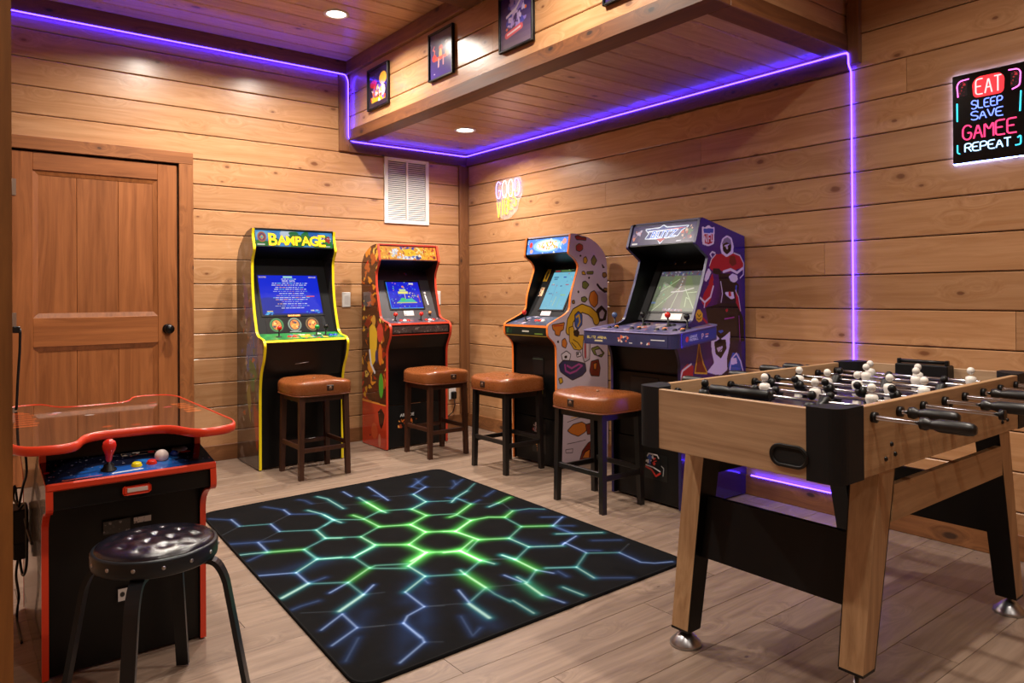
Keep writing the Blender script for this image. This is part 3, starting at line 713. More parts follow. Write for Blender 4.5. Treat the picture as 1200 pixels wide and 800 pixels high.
cv.word('SCORE', .007, h-.017, .008, (215,190,120), .05, .002); cv.word('BONUS', w-.062, h-.017, .008, (220,200,160), .05, .002)
cv.rect(w/2-.035,w/2+.03,h-.017,h-.007,(170,230,200)); cv.rect(w/2+.11,w/2+.17,.132,.138,(235,90,50)); cv.rect(.03,.07,.022,.03,(240,200,90)); cv.rect(w-.085,w-.03,.024,.032,(230,220,200))
cv.scribble(16,[(60,150,230),(90,190,240)],(.003,.008),(.02,.09,0,.02)); cv.scribble(14,[(60,150,230),(30,100,200)],(.003,.008),(w-.12,w-.02,.01,.03))
screen_on(ca, bz1, bz0, -.2125, .135, .425, .295, cv)
cv = Cv(.40,.105,.002,(14,14,14)); 
for cx, c1, c2 in ((.07,(70,130,86),(28,90,50)),(.195,(128,150,140),(60,66,70)),(.32,(120,104,70),(60,40,30))):
    cv.ell(cx,.054,.046,.048,c1); cv.ell(cx,.054,.040,.042,c2); cv.ell(cx,.054,.030,.034,(214,128,62)); cv.scribble(10,[(226,180,110),(120,60,40),(40,70,90),(240,150,70)],(.004,.011),(cx-.02,cx+.02,.035,.075))
cv.rect(.155,.235,.0,.006,(150,160,160))
cv.build('bezel_print', fr(bz1, bz0, -.2, .0015) @ Matrix.Translation((0,.008,0)), ART, ca)
cv = Cv(.09,.012,.002,(205,110,50)); cv.word('BAMPAGE',.004,.002,.008,(250,210,120),.08,.002); cv.build('label_strip', fr(bz1, bz0, -.045, .0045) @ Matrix.Translation((0,.121,0)), ART, ca)
dk0, dk1 = (-.515,.853), (-.345,.885)
slabp('control_deck', ca, dk1, dk0, W_, T_, .012, BLACK)
cv = Cv(W_-2*T_, length(dk0,dk1)-.004, .0025, (34,122,58)); cv.noise(.5,.02); w, h = cv.w, cv.h
cv.scribble(30,[(28,96,50),(60,150,70),(44,134,66)],(.01,.03)); cv.scribble(26,[(210,180,60),(60,120,170),(220,140,80),(230,220,210),(190,60,50)],(.006,.02),(w*.36,w*.8,.01,h-.03))
cv.build('deck_art', fr(dk0, dk1, -w/2, .0016), ART, ca)
slabp('deck_lip', ca, (-.516,.852), (-.524,.838), W_, T_, .012, YELLOW)
for x, mt in ((-.16,RED),(.10,P('green_plastic', sc(30,150,66), .25)),(.165,BLACKPL)): joystick(ca, deckM(dk0, dk1, x, .42), mt)
for i in range(3):
    for x0, mt in ((-.09,RED),(.0,YELLOW),(.20,P('blue_plastic', sc(36,70,190), .25))):
        if i < 2: button(ca, deckM(dk0, dk1, x0+.034*i, .38), mt)
slabp('apron', ca, (-.520,.836), (-.44,.60), W_, T_, .012, BLACK)
slabp('front_panel', ca, (-.432,.60), (-.432,.012), W_, T_, .012, BLACK)
m = MB(); m.text('BAMPAGE', .05, frame((.03,-.4345,.435),(1,0,0),(0,0,1)), .0005, .001); m.done('front_print', P('front_print_green', sc(70,96,50), .4), ca)
m = MB(); m.tube([(-.06,-.468,.685),(.02,-.470,.692),(.06,-.468,.70)], .003, 6); m.done('deck_latch_line', STEEL, ca)
# side artwork seen at a glancing angle on the left
prl = [(-y, z) for y, z in pra]
cv = Cv(.56,1.60,.006,(58,50,44)); cv.noise(.5,.12)
cv.scribble(60,[(70,62,54),(90,84,78),(40,36,34),(110,100,92)],(.02,.07)); 
for a in (((.36,.9),.07,.2,(52,70,120)),((.30,.72),.10,.15,(60,88,140)),((.42,1.05),.05,.12,(150,140,150)),((.33,.62),.06,.1,(40,110,60)),((.40,.30),.05,.14,(150,52,36)),((.25,.45),.04,.12,(120,120,60)),((.47,.75),.05,.12,(120,96,110)),((.2,1.1),.05,.15,(84,60,110))):
    cv.ell(*a[0],a[1],a[2],a[3],.2,.2)
cv.scribble(70,[(150,140,128),(60,100,70),(160,90,60),(70,80,130)],(.006,.03),(.1,.5,.3,1.2))
cv.build('side_art', Matrix.Translation((-W_/2-.0012,0,0)) @ frame((0,0,0),(0,-1,0),(0,0,1)), ARTG, ca, prl)

# ---- cabinet B: red edges, fiery marquee
cb = thing('arcade_cabinet', 'arcade cabinet with red edges, fiery orange side art and a yellow-orange marquee near the corner', 'arcade machine', (-.788, -.09, 0))
W_ = .532
fb = fillet([(-.257,1.525),(-.288,1.40),(-.231,1.313),(-.231,1.21),(-.295,.972),(-.335,.952),(-.425,.934),(-.452,.905),(-.448,.84),(-.388,.745),(-.383,.006)],
            [0,.01,.04,.06,.05,.03,.03,.02,.03,.05,0])
bb = [(0,.006),(0,1.36)]+fillet([(0,1.38),(-.05,1.46),(-.16,1.515),(-.25,1.525)], .05)
prb = cabinet(cb, W_, fb, bb, REDM, P('cabinet_side_brown', sc(60,30,18), .3, coat=.3))
slabp('top_panel', cb, (-.16,1.505), (-.255,1.518), W_, T_, .01, P('red_panel', sc(150,40,26), .4))
mq0, mq1 = (-.249,1.515), (-.277,1.405)
slabp('marquee_box', cb, mq0, mq1, W_, T_, .05, P('red_panel', sc(150,40,26), .4))
cv = Cv(W_-2*T_-.014,.100,.002,(246,164,40)); cv.noise(.5,.012); w, h = cv.w, cv.h
cv.scribble(90,[(252,206,70),(228,96,30),(250,230,150),(206,70,30),(255,190,60)],(.004,.016)); cv.scribble(24,[(240,236,230),(200,200,210)],(.006,.014),(w*.2,w*.4,.01,.09)); cv.scribble(30,[(225,225,235),(90,110,190),(250,240,230)],(.005,.014),(w*.4,w*.7,.0,.03)); cv.scribble(12,[(40,60,140),(80,90,160)],(.005,.012),(w*.33,w*.62,.078,.098))
cv.ell(w*.5,.055,.062,.03,(252,198,30)); cv.scribble(16,[(255,220,60),(240,170,20),(214,120,20)],(.005,.014),(w*.38,w*.62,.04,.07)); cv.scribble(10,[(40,60,130)],(.006,.012),(w*.62,w*.7,.005,.02)); cv.ell(w-.02,.02,.012,.014,(150,30,30))
cv.build('marquee', fr(mq1, mq0, -w/2, .0015) @ Matrix.Translation((0,.006,0)), PRINT('lit_marquee', .2, 1.0), cb)
slabp('hood', cb, (-.278,1.403), (-.09,1.335), W_, T_, .01, BLACK)
bz0, bz1 = (-.09,1.335), (-.262,.965)
slabp('bezel', cb, bz0, bz1, W_, T_, .012, P('grey_bezel', sc(70,68,70), .4))
cv = Cv(W_-2*T_,.085,.003,(34,18,30)); cv.noise(.8,.03); cv.scribble(6,[(150,40,60),(80,60,150)],(.003,.008),(.15,.38,.04,.06)); cv.build('bezel_print', fr(bz1,bz0,-cv.w/2,.0012) @ Matrix.Translation((0,length(bz1,bz0)-.087,0)), ART, cb)
cv = Cv(.285,.225,.0022,(22,34,206)); w, h = cv.w, cv.h; cv.noise(.3,.02)
cv.rect(0,.006,0,h,(40,160,250)); cv.rect(0,w,0,.006,(60,170,250)); cv.scribble(70,[(60,140,240),(120,200,160),(200,120,150),(230,220,120),(30,90,230)],(.0025,.006)); cv.rect(.09,.175,.125,.145,(236,230,120)); cv.rect(.105,.16,.147,.165,(200,220,150)); cv.rect(.14,.148,.08,.125,(190,190,150))
cv.poly([(.06,.05),(.24,.05),(.20,.085),(.10,.075)],(60,190,170)); cv.ell(.12,.075,.022,.015,(60,200,110)); cv.rect(.06,.24,.045,.052,(220,190,110)); cv.rect(.262,.266,.05,.12,(200,60,110)); cv.ell(.14,.185,.01,.008,(240,150,70)); cv.rect(.20,.24,.205,.218,(220,220,210)); cv.scribble(12,[(240,220,100)],(.003,.007),(.17,.23,.09,.15))
screen_on(cb, bz1, bz0, -.135, .078, .285, .225, cv)
cv = Cv(.085,.04,.002,(206,200,198)); cv.scribble(6,[(60,50,50),(120,90,90)],(.002,.005)); cv.build('instruction_card', fr(bz1,bz0,-.035,.002) @ Matrix.Translation((0,.018,0)), ART, cb)
cv = Cv(.05,.14,.002,(74,72,74)); cv.ell(.028,.12,.01,.009,(220,220,220)); cv.line([(.026,.1),(.03,.06),(.034,.02)],.010,(225,225,228)); cv.build('bezel_badge', fr(bz1,bz0,.165,.0016) @ Matrix.Translation((0,.09,0)), ART, cb)
m = MB(); m.M = fr(bz1,bz0,.19,.0) @ Matrix.Translation((0,.035,0)); m.ball((0,0,.012), .012); m.done('orange_knob', P('orange_plastic', sc(230,140,70), .3), cb)
dk0, dk1 = (-.425,.931), (-.262,.965)
slabp('control_deck', cb, dk1, dk0, W_, T_, .012, BLACK)
cv = Cv(W_-2*T_, length(dk0,dk1)-.004, .0025, (66,58,66)); cv.noise(.6,.012); cv.scribble(40,[(150,60,50),(200,190,190),(90,80,100),(40,30,40)],(.004,.014)); cv.build('deck_art', fr(dk0,dk1,-cv.w/2,.0016), ART, cb)
for x, mt in ((-.17,RED),(.05,RED)): joystick(cb, deckM(dk0,dk1,x,.45), mt, .05)
for i in range(3):
    for x0 in (-.12,.10): button(cb, deckM(dk0,dk1,x0+.032*i,.45), RED if i != 1 else WHITEPL, .012)
slabp('deck_edge', cb, (-.436,.934), (-.440,.920), W_, T_, .012, REDM)
slabp('deck_front', cb, (-.438,.92), (-.436,.85), W_, T_, .012, BLACK)
cv = Cv(W_-2*T_-.02,.05,.002,(70,56,54)); cv.noise(.6,.01); cv.scribble(60,[(120,110,105),(40,34,34),(90,80,76)],(.003,.009)); cv.build('deck_front_print', fr((-.4375,.86),(-.4385,.91),-cv.w/2,.0015), ART, cb)
slabp('deck_edge', cb, (-.436,.85), (-.434,.842), W_, T_, .012, REDM)
slabp('apron', cb, (-.432,.842), (-.376,.74), W_, T_, .012, BLACK)
slabp('front_panel', cb, (-.372,.74), (-.372,.327), W_, T_, .012, BLACK); slabp('riser_panel', cb, (-.374,.322), (-.374,.012), W_, T_, .012, BLACKPL)
m = MB(); m.M = frame((-.085,-.3745,.235),(1,0,0),(0,0,1)); m.text('ARCADE', .03, Matrix(), .0004, .001); m.done('riser_print', P('riser_white', sc(190,190,190), .4), cb, 'small pale lettering on the riser')
cv = Cv(.16,.07,.002,(16,16,17)); cv.scribble(26,[(214,110,40),(150,60,30),(230,160,80),(16,16,17)],(.004,.014)); cv.build('riser_badge', fr((-.374,.15),(-.374,.23),-.165,.0013), ART, cb)
prl = [(-y, z) for y, z in prb]
cv = Cv(.47,1.54,.004,(74,34,16)); cv.noise(.6,.08)
cv.scribble(90,[(176,84,26),(220,140,36),(96,30,14),(150,40,20),(52,22,12)],(.02,.06),(0,.47,.33,1.54)); cv.scribble(60,[(230,170,50),(190,50,26),(240,200,90),(44,18,12)],(.008,.03),(0,.47,.33,1.54))
cv.outlined([(.12,.9),(.2,.94),(.26,.86),(.24,.66),(.17,.60),(.13,.68)],(228,182,44),(50,24,14),.008); cv.line([(.13,.72),(.15,.62),(.21,.56)],.022,(214,210,214)); cv.ell(.3,.86,.05,.07,(206,66,50)); cv.ell(.2,.95,.03,.04,(206,150,60)); cv.ell(.31,.47,.035,.09,(84,166,50)); cv.ell(.3,.7,.03,.08,(226,120,40)); cv.ell(.24,.68,.02,.05,(44,44,96))
cv.rect(0,.47,0,.325,(196,60,34)); cv.poly([(0,.325),(.47,.325),(.47,.33),(0,.345)],(240,150,60)); cv.outlined([(.26,.27),(.31,.30),(.36,.26),(.34,.19),(.31,.15),(.28,.18)],(50,20,14),(30,12,10),.004); cv.ell(.2,.12,.05,.06,(214,90,50)); cv.ell(.13,.08,.008,.008,(40,14,10)); cv.ell(.28,.06,.02,.05,(214,130,100))
cv.build('side_art', Matrix.Translation((-W_/2-.0012,0,0)) @ frame((0,0,0),(0,-1,0),(0,0,1)), ARTG, cb, prl)


ACOL = {'W':(214,204,214),'K':(22,14,22),'R':(168,24,40),'r':(112,34,26),'U':(52,74,160),'B':(52,84,150),'G':(120,112,130),'V':(188,172,182),'Y':(212,164,40),'M':(160,60,140),'O':(206,118,42),'O2':(150,110,60),'G2':(112,118,58),'N':(34,42,84)}
def trace(cv, data, outline=None):
    """flat print traced as filled shapes (P) and strokes (L), millimetres on the panel"""
    for s_ in data.split(';'):
        k, c, w_, *n = s_.split(); n = [int(v)/1000 for v in n]; p = [(n[i], n[i+1]) for i in range(0, len(n), 2)]
        if k == 'P':
            p = fillet(p, .007, 3, True)
            cv.poly(p, ACOL[c])
            if outline and c != 'K': cv.line(list(p)+[p[0]], outline, (26,18,24))
        else: cv.line(p, float(w_), ACOL[c])

# ---- cabinet C: orange edges, pale lilac side with doodles
cc = thing('arcade_cabinet', 'arcade cabinet with orange edges and pale lilac sides covered in cartoon doodles', 'arcade machine', (-.012, -1.475, 0), -pi/2)
W_ = .47
fc_ = fillet([(-.334,1.534),(-.354,1.407),(-.29,1.367),(-.262,1.325),(-.335,1.13),(-.344,1.035),(-.386,1.004),(-.538,.94),(-.536,.869),(-.464,.814),(-.461,.008)],
            [0,.015,.03,.05,.05,.04,.05,.02,.02,.04,0])
bc = [(0,.008),(0,1.30)]+fillet([(0,1.31),(-.01,1.40),(-.08,1.475),(-.18,1.522),(-.31,1.54)], .08)
prc = cabinet(cc, W_, fc_, bc, ORANGE2, BLACK)
slabp('top_panel', cc, (-.20,1.515), (-.325,1.530), W_, T_, .01, P('lilac_side', sc(196,182,194), .35, coat=.3))
mq0, mq1 = (-.326,1.527), (-.345,1.413)
slabp('marquee_box', cc, mq0, mq1, W_, T_, .05, BLACK)
cv = Cv(W_-2*T_-.01,.104,.002,(70,130,226)); cv.noise(.4,.015); w, h = cv.w, cv.h
cv.ell(w*.5,.055,.15,.045,(150,200,246)); cv.ell(w*.5,.055,.11,.036,(240,246,255)); cv.scribble(30,[(240,170,60),(250,200,110),(226,130,40)],(.005,.013),(w*.28,w*.74,.03,.08)); cv.scribble(20,[(250,250,255),(120,170,240)],(.004,.012)); cv.ell(.04,.065,.016,.02,(226,60,50)); cv.ell(w-.04,.075,.02,.018,(236,150,140)); cv.scribble(8,[(236,130,110),(240,200,120)],(.004,.009),(w-.07,w-.01,.05,.095)); cv.ell(.05,.02,.016,.014,(236,170,150))
cv.build('marquee', fr(mq1,mq0,-w/2,.0015) @ Matrix.Translation((0,.005,0)), PRINT('lit_marquee_bright', .2, 1.5), cc)
slabp('hood', cc, (-.346,1.411), (-.14,1.345), W_, T_, .01, BLACK)
bz0, bz1 = (-.14,1.345), (-.34,.985)
slabp('bezel', cc, bz0, bz1, W_, T_, .012, BLACKM)
cv = Cv(.245,.315,.0022,(120,190,214)); w, h = cv.w, cv.h; cv.noise(.12,.04)
cv.rect(0,w,h-.02,h,(40,60,44)); cv.rect(.07,.17,h-.017,h-.004,(90,120,60)); cv.rect(.01,.06,h-.016,h-.005,(150,40,50))
for a, b, c, col in ((.02,.25,.05,(60,110,150)),(.03,.235,.035,(60,110,150)),(.12,.25,.03,(50,70,170)),(.025,.19,.035,(160,120,160)),(.12,.18,.02,(70,110,150)),(.17,.19,.035,(190,70,90)),(.03,.12,.04,(90,140,180)),(.09,.06,.006,(220,220,120)),(.16,.11,.05,(150,200,150))): cv.rect(a,a+c,b,b+.008,col)
cv.line([(.08,.2),(.085,.03)],.003,(90,150,190)); cv.line([(.125,.1),(.12,.03)],.003,(220,220,130)); cv.line([(.17,.09),(.165,.02)],.003,(150,210,150)); cv.scribble(26,[(90,150,190),(200,220,160),(180,90,110)],(.002,.006))
screen_on(cc, bz1, bz0, -.115, .055, .245, .315, cv, PRINT('lit_screen_pale', .3, .95, spec=.2))
cv = Cv(.045,.10,.002,(216,170,40)); cv.ell(.022,.05,.012,.035,(60,40,20)); cv.build('bezel_sticker', fr(bz1,bz0,-.205,.0016) @ Matrix.Translation((0,.28,0)), ART, cc)
cv = Cv(.04,.07,.002,(220,190,150)); cv.scribble(8,[(90,50,30),(200,80,50),(240,220,200)],(.005,.012)); cv.build('bezel_sticker', fr(bz1,bz0,-.19,.0016) @ Matrix.Translation((0,.16,0)), ART, cc)
cv = Cv(.10,.035,.002,(214,206,214)); cv.scribble(5,[(90,60,60),(150,120,120)],(.002,.006)); cv.build('instruction_card', fr(bz1,bz0,-.08,.002) @ Matrix.Translation((0,.008,0)), ART, cc)
dk0, dk1 = (-.532,.935), (-.34,.985)
slabp('control_deck', cc, dk1, dk0, W_, T_, .012, BLACK)
cv = Cv(W_-2*T_, length(dk0,dk1)-.004, .0025, (58,66,88)); cv.noise(.5,.02); cv.scribble(40,[(70,90,130),(50,120,110),(130,120,150),(190,180,200)],(.006,.018)); cv.build('deck_art', fr(dk0,dk1,-cv.w/2,.0016), ART, cc)
joystick(cc, deckM(dk0,dk1,-.10,.45), RED, .06)
for i in range(3): button(cc, deckM(dk0,dk1,.0+.035*i,.5), (RED, RED, WHITEPL)[i], .013)
slabp('deck_edge', cc, (-.535,.936), (-.537,.922), W_, T_, .012, ORANGE2)
slabp('deck_front', cc, (-.536,.922), (-.534,.868), W_, T_, .012, P('dark_green_panel', sc(24,30,26), .4))
cv = Cv(.40,.042,.002,(26,34,28)); cv.rect(.17,.24,.016,.026,(190,190,180)); cv.scribble(8,[(50,100,60),(30,60,40)],(.006,.014),(.0,.08,.01,.035)); cv.rect(.3,.38,.004,.008,(120,150,60)); cv.build('deck_front_print', fr((-.535,.874),(-.536,.916),-.2,.0015), ART, cc)
slabp('deck_edge', cc, (-.534,.868), (-.532,.862), W_, T_, .012, P('gold_line', sc(150,130,50), .4))
slabp('apron', cc, (-.528,.862), (-.455,.80), W_, T_, .012, BLACK); slabp('front_panel', cc, (-.450,.80), (-.450,.318), W_, T_, .012, BLACK); slabp('riser_panel', cc, (-.452,.312), (-.452,.012), W_, T_, .012, BLACKPL)
m = MB(); m.box(-.02,.09,-.456,-.450,.60,.72,.003); cd_ = m.done('coin_door', BLACKPL, cc)
m = MB(); m.box(-.016,.086,-.4575,-.4562,.705,.708); m.done('coin_door_line', P('coin_line', sc(70,90,74), .4), cd_)
cv = Cv(.16,.075,.002,(16,16,17)); cv.rect(.01,.06,.01,.05,(196,170,60)); cv.rect(.09,.13,.015,.045,(150,130,50)); cv.scribble(10,[(16,16,17)],(.003,.007)); cv.build('front_print', fr((-.451,.46),(-.451,.53),-.05,.0013), ART, cc)
cv = Cv(.14,.20,.002,(16,16,17)); cv.scribble(16,[(200,50,50),(60,90,160),(220,210,220)],(.006,.016),(.01,.13,.14,.19)); cv.scribble(16,[(214,140,50),(230,170,80),(150,70,30)],(.008,.02),(.05,.10,.01,.12)); cv.build('riser_badge', fr((-.453,.08),(-.453,.28),-.03,.0013), ART, cc)
for nm in ('bottom_moulding',):
    m = MB()
    m.box(W_/2-T_-.001,W_/2+.001,-.466,-.4605,.008,.316); m.done(nm, ORANGE2, cc)
# doodle art on the camera-side panel (x = depth from the back edge, y = height)
off = .545; prr = [(y+off, z) for y, z in prc]
cv = Cv(.56,1.56,.0026,(206,190,204)); K = (34,26,30)
trace(cv, "P R 0 246 1520 278 1528 307 1517 351 1516 348 1497 307 1499 263 1498;P R 0 256 1457 285 1475 318 1464 318 1436 288 1420 257 1429;P K 0 285 1396 300 1401 309 1391 294 1384;P Y 0 323 1379 347 1390 361 1364 346 1340 323 1347;P G2 0 394 1370 421 1402 448 1366 423 1331 400 1341;P O2 0 496 1343 508 1329 522 1318 502 1317;P Y 0 308 1288 331 1291 345 1267 310 1269;P G2 0 352 1287 415 1292 411 1272 354 1272;P O2 0 502 1282 532 1285 545 1261 514 1247 498 1262;P K 0 366 1255 381 1255 381 1240 366 1239;P G2 0 313 1219 341 1226 374 1201 344 1171 312 1181;P G2 0 270 1158 280 1160 280 1147 271 1147;L K 0.018 452 1201 475 1179 520 1154 556 1160;P O2 0 510 1179 547 1177 544 1157 516 1160;P O 0 369 1106 386 1149 422 1162 454 1127 454 1073 423 1046 385 1068;P G2 0 300 1115 335 1122 359 1104 335 1083 303 1090;P O2 0 216 1095 239 1099 242 1076 219 1076;P K 0 439 1032 489 1062 543 1020 531 959 474 948 439 971;P V 0 463 1011 496 1036 524 1010 502 965 471 970;P R 0 401 982 432 997 445 946 417 937;L K 0.062 439 956 425 992 376 1025 308 1044 243 1018 202 963 189 899;L Y 0.048 439 956 425 992 376 1025 308 1044 243 1018 202 963 189 899;P Y 0 189 919 226 928 252 867 320 865 326 785 285 765 231 775 192 826;L K 0.006 225 839 265 818 299 781;L K 0.006 212 820 251 784;P B 0 240 1001 274 1025 308 1000 307 935 266 902 242 927;L Y 0.012 256 986 278 1000 287 955 269 926;P K 0 226 898 266 905 286 881 268 852 232 863;P V 0 317 835 381 827 373 700 325 683 305 736;L R 0.014 333 819 335 715;L W 0.008 355 818 354 723;P O 0 41 941 150 954 141 906 115 897 107 867 69 875 64 904 49 908;L R 0.006 56 933 134 935;P K 0 81 836 99 839 102 823 86 822;P O 0 126 838 153 852 172 817 159 785 126 800;P W 0 119 747 165 768 204 742 191 703 132 702;P K 0 145 735 171 739 171 719 147 718;P W 0 251 754 291 755 298 727 257 721;P K 0 258 749 275 750 275 734 259 733;P N 0 98 680 138 709 250 695 334 675 342 624 303 595 216 572 157 606 111 636;L M 0.012 151 677 157 637 196 619 250 631 304 662 274 674 210 651 171 670;P G2 0 388 772 451 787 514 735 486 708 415 730;P V 0 422 760 472 767 500 730 443 718;P r 0 387 686 457 695 473 635 463 580 386 589 372 622;P O 0 408 670 443 673 435 628 414 629;P Y 0 94 593 124 596 133 566 107 554;P O 0 168 245 217 281 298 289 356 258 331 219 265 197 200 223;P r 0 331 267 415 276 449 235 415 197 347 199;L K 0.004 169 301 266 317 433 333;L Y 0.006 201 324 299 328;L K 0.004 167 159 248 161 330 165;L K 0.004 151 123 215 122 212 96 154 102 151 123;P r 0 276 39 300 96 355 143 435 163 438 -9 329 5;P O 0 299 48 329 86 371 99 362 39;P R 0 366 87 414 93 404 33;P K 0 150 16 214 15 206 -4 150 1", .006)
Ms = Matrix.Translation((W_/2+.0012,0,0)) @ frame((0,-off,0),(0,1,0),(0,0,1))
cv.c = cv.c
cv.build('side_art', Ms, ARTG, cc, prr)

# ---- cabinet D: navy football cabinet with wide four player deck
cdd = thing('arcade_cabinet', 'large navy football arcade cabinet with wide control deck and BLITZ marquee', 'arcade machine', (-.012, -2.55, 0), -pi/2)
W_ = .50
fd = fillet([(-.392,1.538),(-.437,1.404),(-.329,1.334),(-.375,1.2),(-.468,.985),(-.56,.955),(-.60,.93),(-.60,.86),(-.568,.79),(-.568,.008)], [0,.008,.01,.02,.02,.02,.02,.03,.04,0])
bd = [(0,.008),(0,1.46),(-.375,1.545)]
prd = cabinet(cdd, W_, fd, bd, NAVY, BLACK)
slabp('top_panel', cdd, (-.02,1.452), (-.37,1.538), W_, T_, .01, P('navy_side', sc(38,24,84), .4))
mq0, mq1 = (-.384,1.534), (-.426,1.412)
slabp('marquee_box', cdd, mq0, mq1, W_, T_, .05, P('navy_side', (0,0,0)))
cv = Cv(W_-2*T_-.008,.116,.002,(62,54,88)); w, h = cv.w, cv.h; cv.noise(.3,.03)
sh = [(.10,.095),(.20,.098),(.225,.112),(.25,.098),(.40,.096),(.36,.075),(.34,.045),(.25,.035),(.225,.006),(.20,.035),(.11,.04),(.13,.07)]
cv.line(sh+[sh[0]],.010,(230,236,250)); cv.poly(sh,(70,80,140)); cv.poly([(.13,.08),(.39,.092),(.32,.08)],(220,60,60)); cv.rect(.12,.33,.078,.086,(230,230,240)); cv.poly([(.19,.034),(.26,.034),(.225,.01)],(180,50,60))
cv.scribble(14,[(190,170,190),(120,90,120),(210,120,90),(80,60,90)],(.005,.013),(.01,.07,.03,.09)); cv.scribble(18,[(190,90,80),(210,170,150),(120,70,90),(90,110,90)],(.005,.013),(w-.09,w-.01,.02,.1)); cv.rect(.014,.055,.006,.014,(214,206,200)); cv.line([(w-.12,.012),(w-.09,.014)],.004,(220,220,230))
Mq = fr(mq1,mq0,-w/2,.0015) @ Matrix.Translation((0,.003,0))
mp = cv.build('marquee', Mq, PRINT('lit_marquee', .2, 1.0), cdd)
m = MB(); m.text('BLITZ', .062, Mq @ Matrix.Translation((.232,.038,.0006)), .0004, .0030, shear=.25, sx=1.15); m.done('lettering_outline', P('letter_white', sc(235,240,250), .3, emit=sc(235,240,250), es=.8), mp)
m = MB(); m.text('BLITZ', .062, Mq @ Matrix.Translation((.232,.038,.0018)), .0004, .0002, shear=.25, sx=1.15); m.done('lettering', P('letter_blue', sc(40,100,190), .3, emit=sc(40,100,200), es=.5), mp)
slabp('hood', cdd, (-.427,1.410), (-.17,1.33), W_, T_, .01, BLACK)
bz0, bz1 = (-.17,1.33), (-.36,.985)
slabp('bezel', cdd, bz0, bz1, W_, T_, .012, P('dark_grey_bezel', sc(44,44,46), .4))
cv = Cv(.40,.03,.003,(20,20,24)); cv.scribble(5,[(40,70,150),(200,180,150)],(.004,.01),(.05,.25,.005,.025)); cv.build('bezel_print', fr(bz1,bz0,-.2,.0015) @ Matrix.Translation((0,.36,0)), ART, cdd)
cv = Cv(.345,.262,.0022,(98,104,84)); w, h = cv.w, cv.h; cv.noise(.35,.05); vp = (.18,.30)
cv.poly([(.0,.02),(.12,.24),(.22,.24),(w,.02)],(106,116,80)); cv.poly([(.09,.02),(.16,.24),(.195,.24),(.22,.02)],(112,104,92)); cv.rect(0,w,h-.03,h,(84,78,92)); cv.scribble(60,[(150,140,150),(70,60,80),(110,60,60),(90,120,90),(60,70,120)],(.003,.008),(0,w,h-.03,h))
for a, b in (((.02,.0),(.17,.15)),((.33,.0),(.21,.15)),((.17,.12),(.155,.02)),((.04,.13),(.15,.21)),((.24,.12),(.3,.125)),((.24,.09),(.25,.03)),((.26,.08),(.24,.09))): cv.line([a,b],.0032,(190,205,160))
cv.line([(.12,.125),(.2,.13),(.27,.15)],.006,(205,196,190)); 
for i in range(14): cv.ell(.172+.004*math.sin(i*2)+.0006*i,.135+.007*i,.005-.0002*i,.003,((210,190,170),(150,80,70),(190,200,210))[i % 3])
cv.rect(.10,.24,.004,.016,(150,120,130)); cv.scribble(24,[(200,190,200),(170,90,80),(110,110,150)],(.003,.007),(.09,.25,.0,.018)); cv.scribble(30,[(120,160,90),(70,90,60),(140,150,110),(96,150,110)],(.003,.009),(0,.1,.03,.2)); cv.rect(.0,.03,.05,.06,(90,110,150))
screen_on(cdd, bz1, bz0, -.172, .058, .345, .262, cv, PRINT('lit_screen_dim', .3, .95, spec=.2))
cv = Cv(.14,.042,.003,(214,206,200)); cv.scribble(3,[(190,180,176)],(.003,.006)); cv.build('instruction_card', fr(bz1,bz0,-.06,.002) @ Matrix.Translation((0,.006,0)), ART, cdd)
# wide deck
dl = [(-.335,-.715),(.30,-.715),(.335,-.69),(.335,-.36),(.25,-.335),(-.25,-.335),(-.335,-.36)]
outl = fillet(dl, [.03,.03,.03,.03,.02,.02,.03], 3, True)
def dz(y): return .933+(y+.715)*.105
m = MB(); A = [m.v((x,y,dz(y)-.075)) for x, y in outl]; B = [m.v((x,y,dz(y))) for x, y in outl]; m.f(A[::-1]); m.f(B)
for i in range(len(outl)): m.f([A[i],A[(i+1)%len(outl)],B[(i+1)%len(outl)],B[i]])
deck = m.done('control_deck', P('navy_deck', sc(44,48,92), .3, coat=.3), cdd)
cv = Cv(.67,.385,.0035,(96,90,128)); w, h = cv.w, cv.h; cv.noise(.5,.03); cv.scribble(70,[(70,70,120),(130,120,150),(60,60,100),(170,150,160),(120,80,80)],(.01,.03))
cv.scribble(30,[(210,110,60),(220,200,190),(60,70,110)],(.006,.018),(.18,.5,.05,.3))
vv = Vector((0,1,.105)).normalized()
cv.build('deck_art', frame(Vector((-.335,-.715,dz(-.715)+.001)),(1,0,0),vv), ART, deck, [(x+.335,(y+.715)*1.0055) for x, y in outl])
m = MB(); m.tube([(x,y,dz(y)) for x, y in outl]+[(outl[0][0],outl[0][1],dz(outl[0][1]))], .0035, 6); m.done('deck_rim', P('lilac_rim', sc(120,112,160), .35), deck)
cv = Cv(.60,.055,.002,(50,54,92)); cv.noise(.3,.03); cv.word('BLITZ ARENA', .02,.026,.011,(206,190,110),.15,.0026); cv.scribble(12,[(220,200,190),(214,110,80)],(.004,.010),(.26,.33,.015,.045)); cv.rect(.34,.36,.01,.014,(220,220,220)); cv.rect(.49,.58,.032,.036,(226,226,230)); cv.scribble(5,[(214,120,100),(220,220,220)],(.003,.007),(.4,.52,.006,.02)); cv.rect(.08,.14,.01,.018,(200,190,150))
cv.build('deck_front_print', frame((-.31,-.7162,.866),(1,0,0),(0,0,1)), ART, deck)
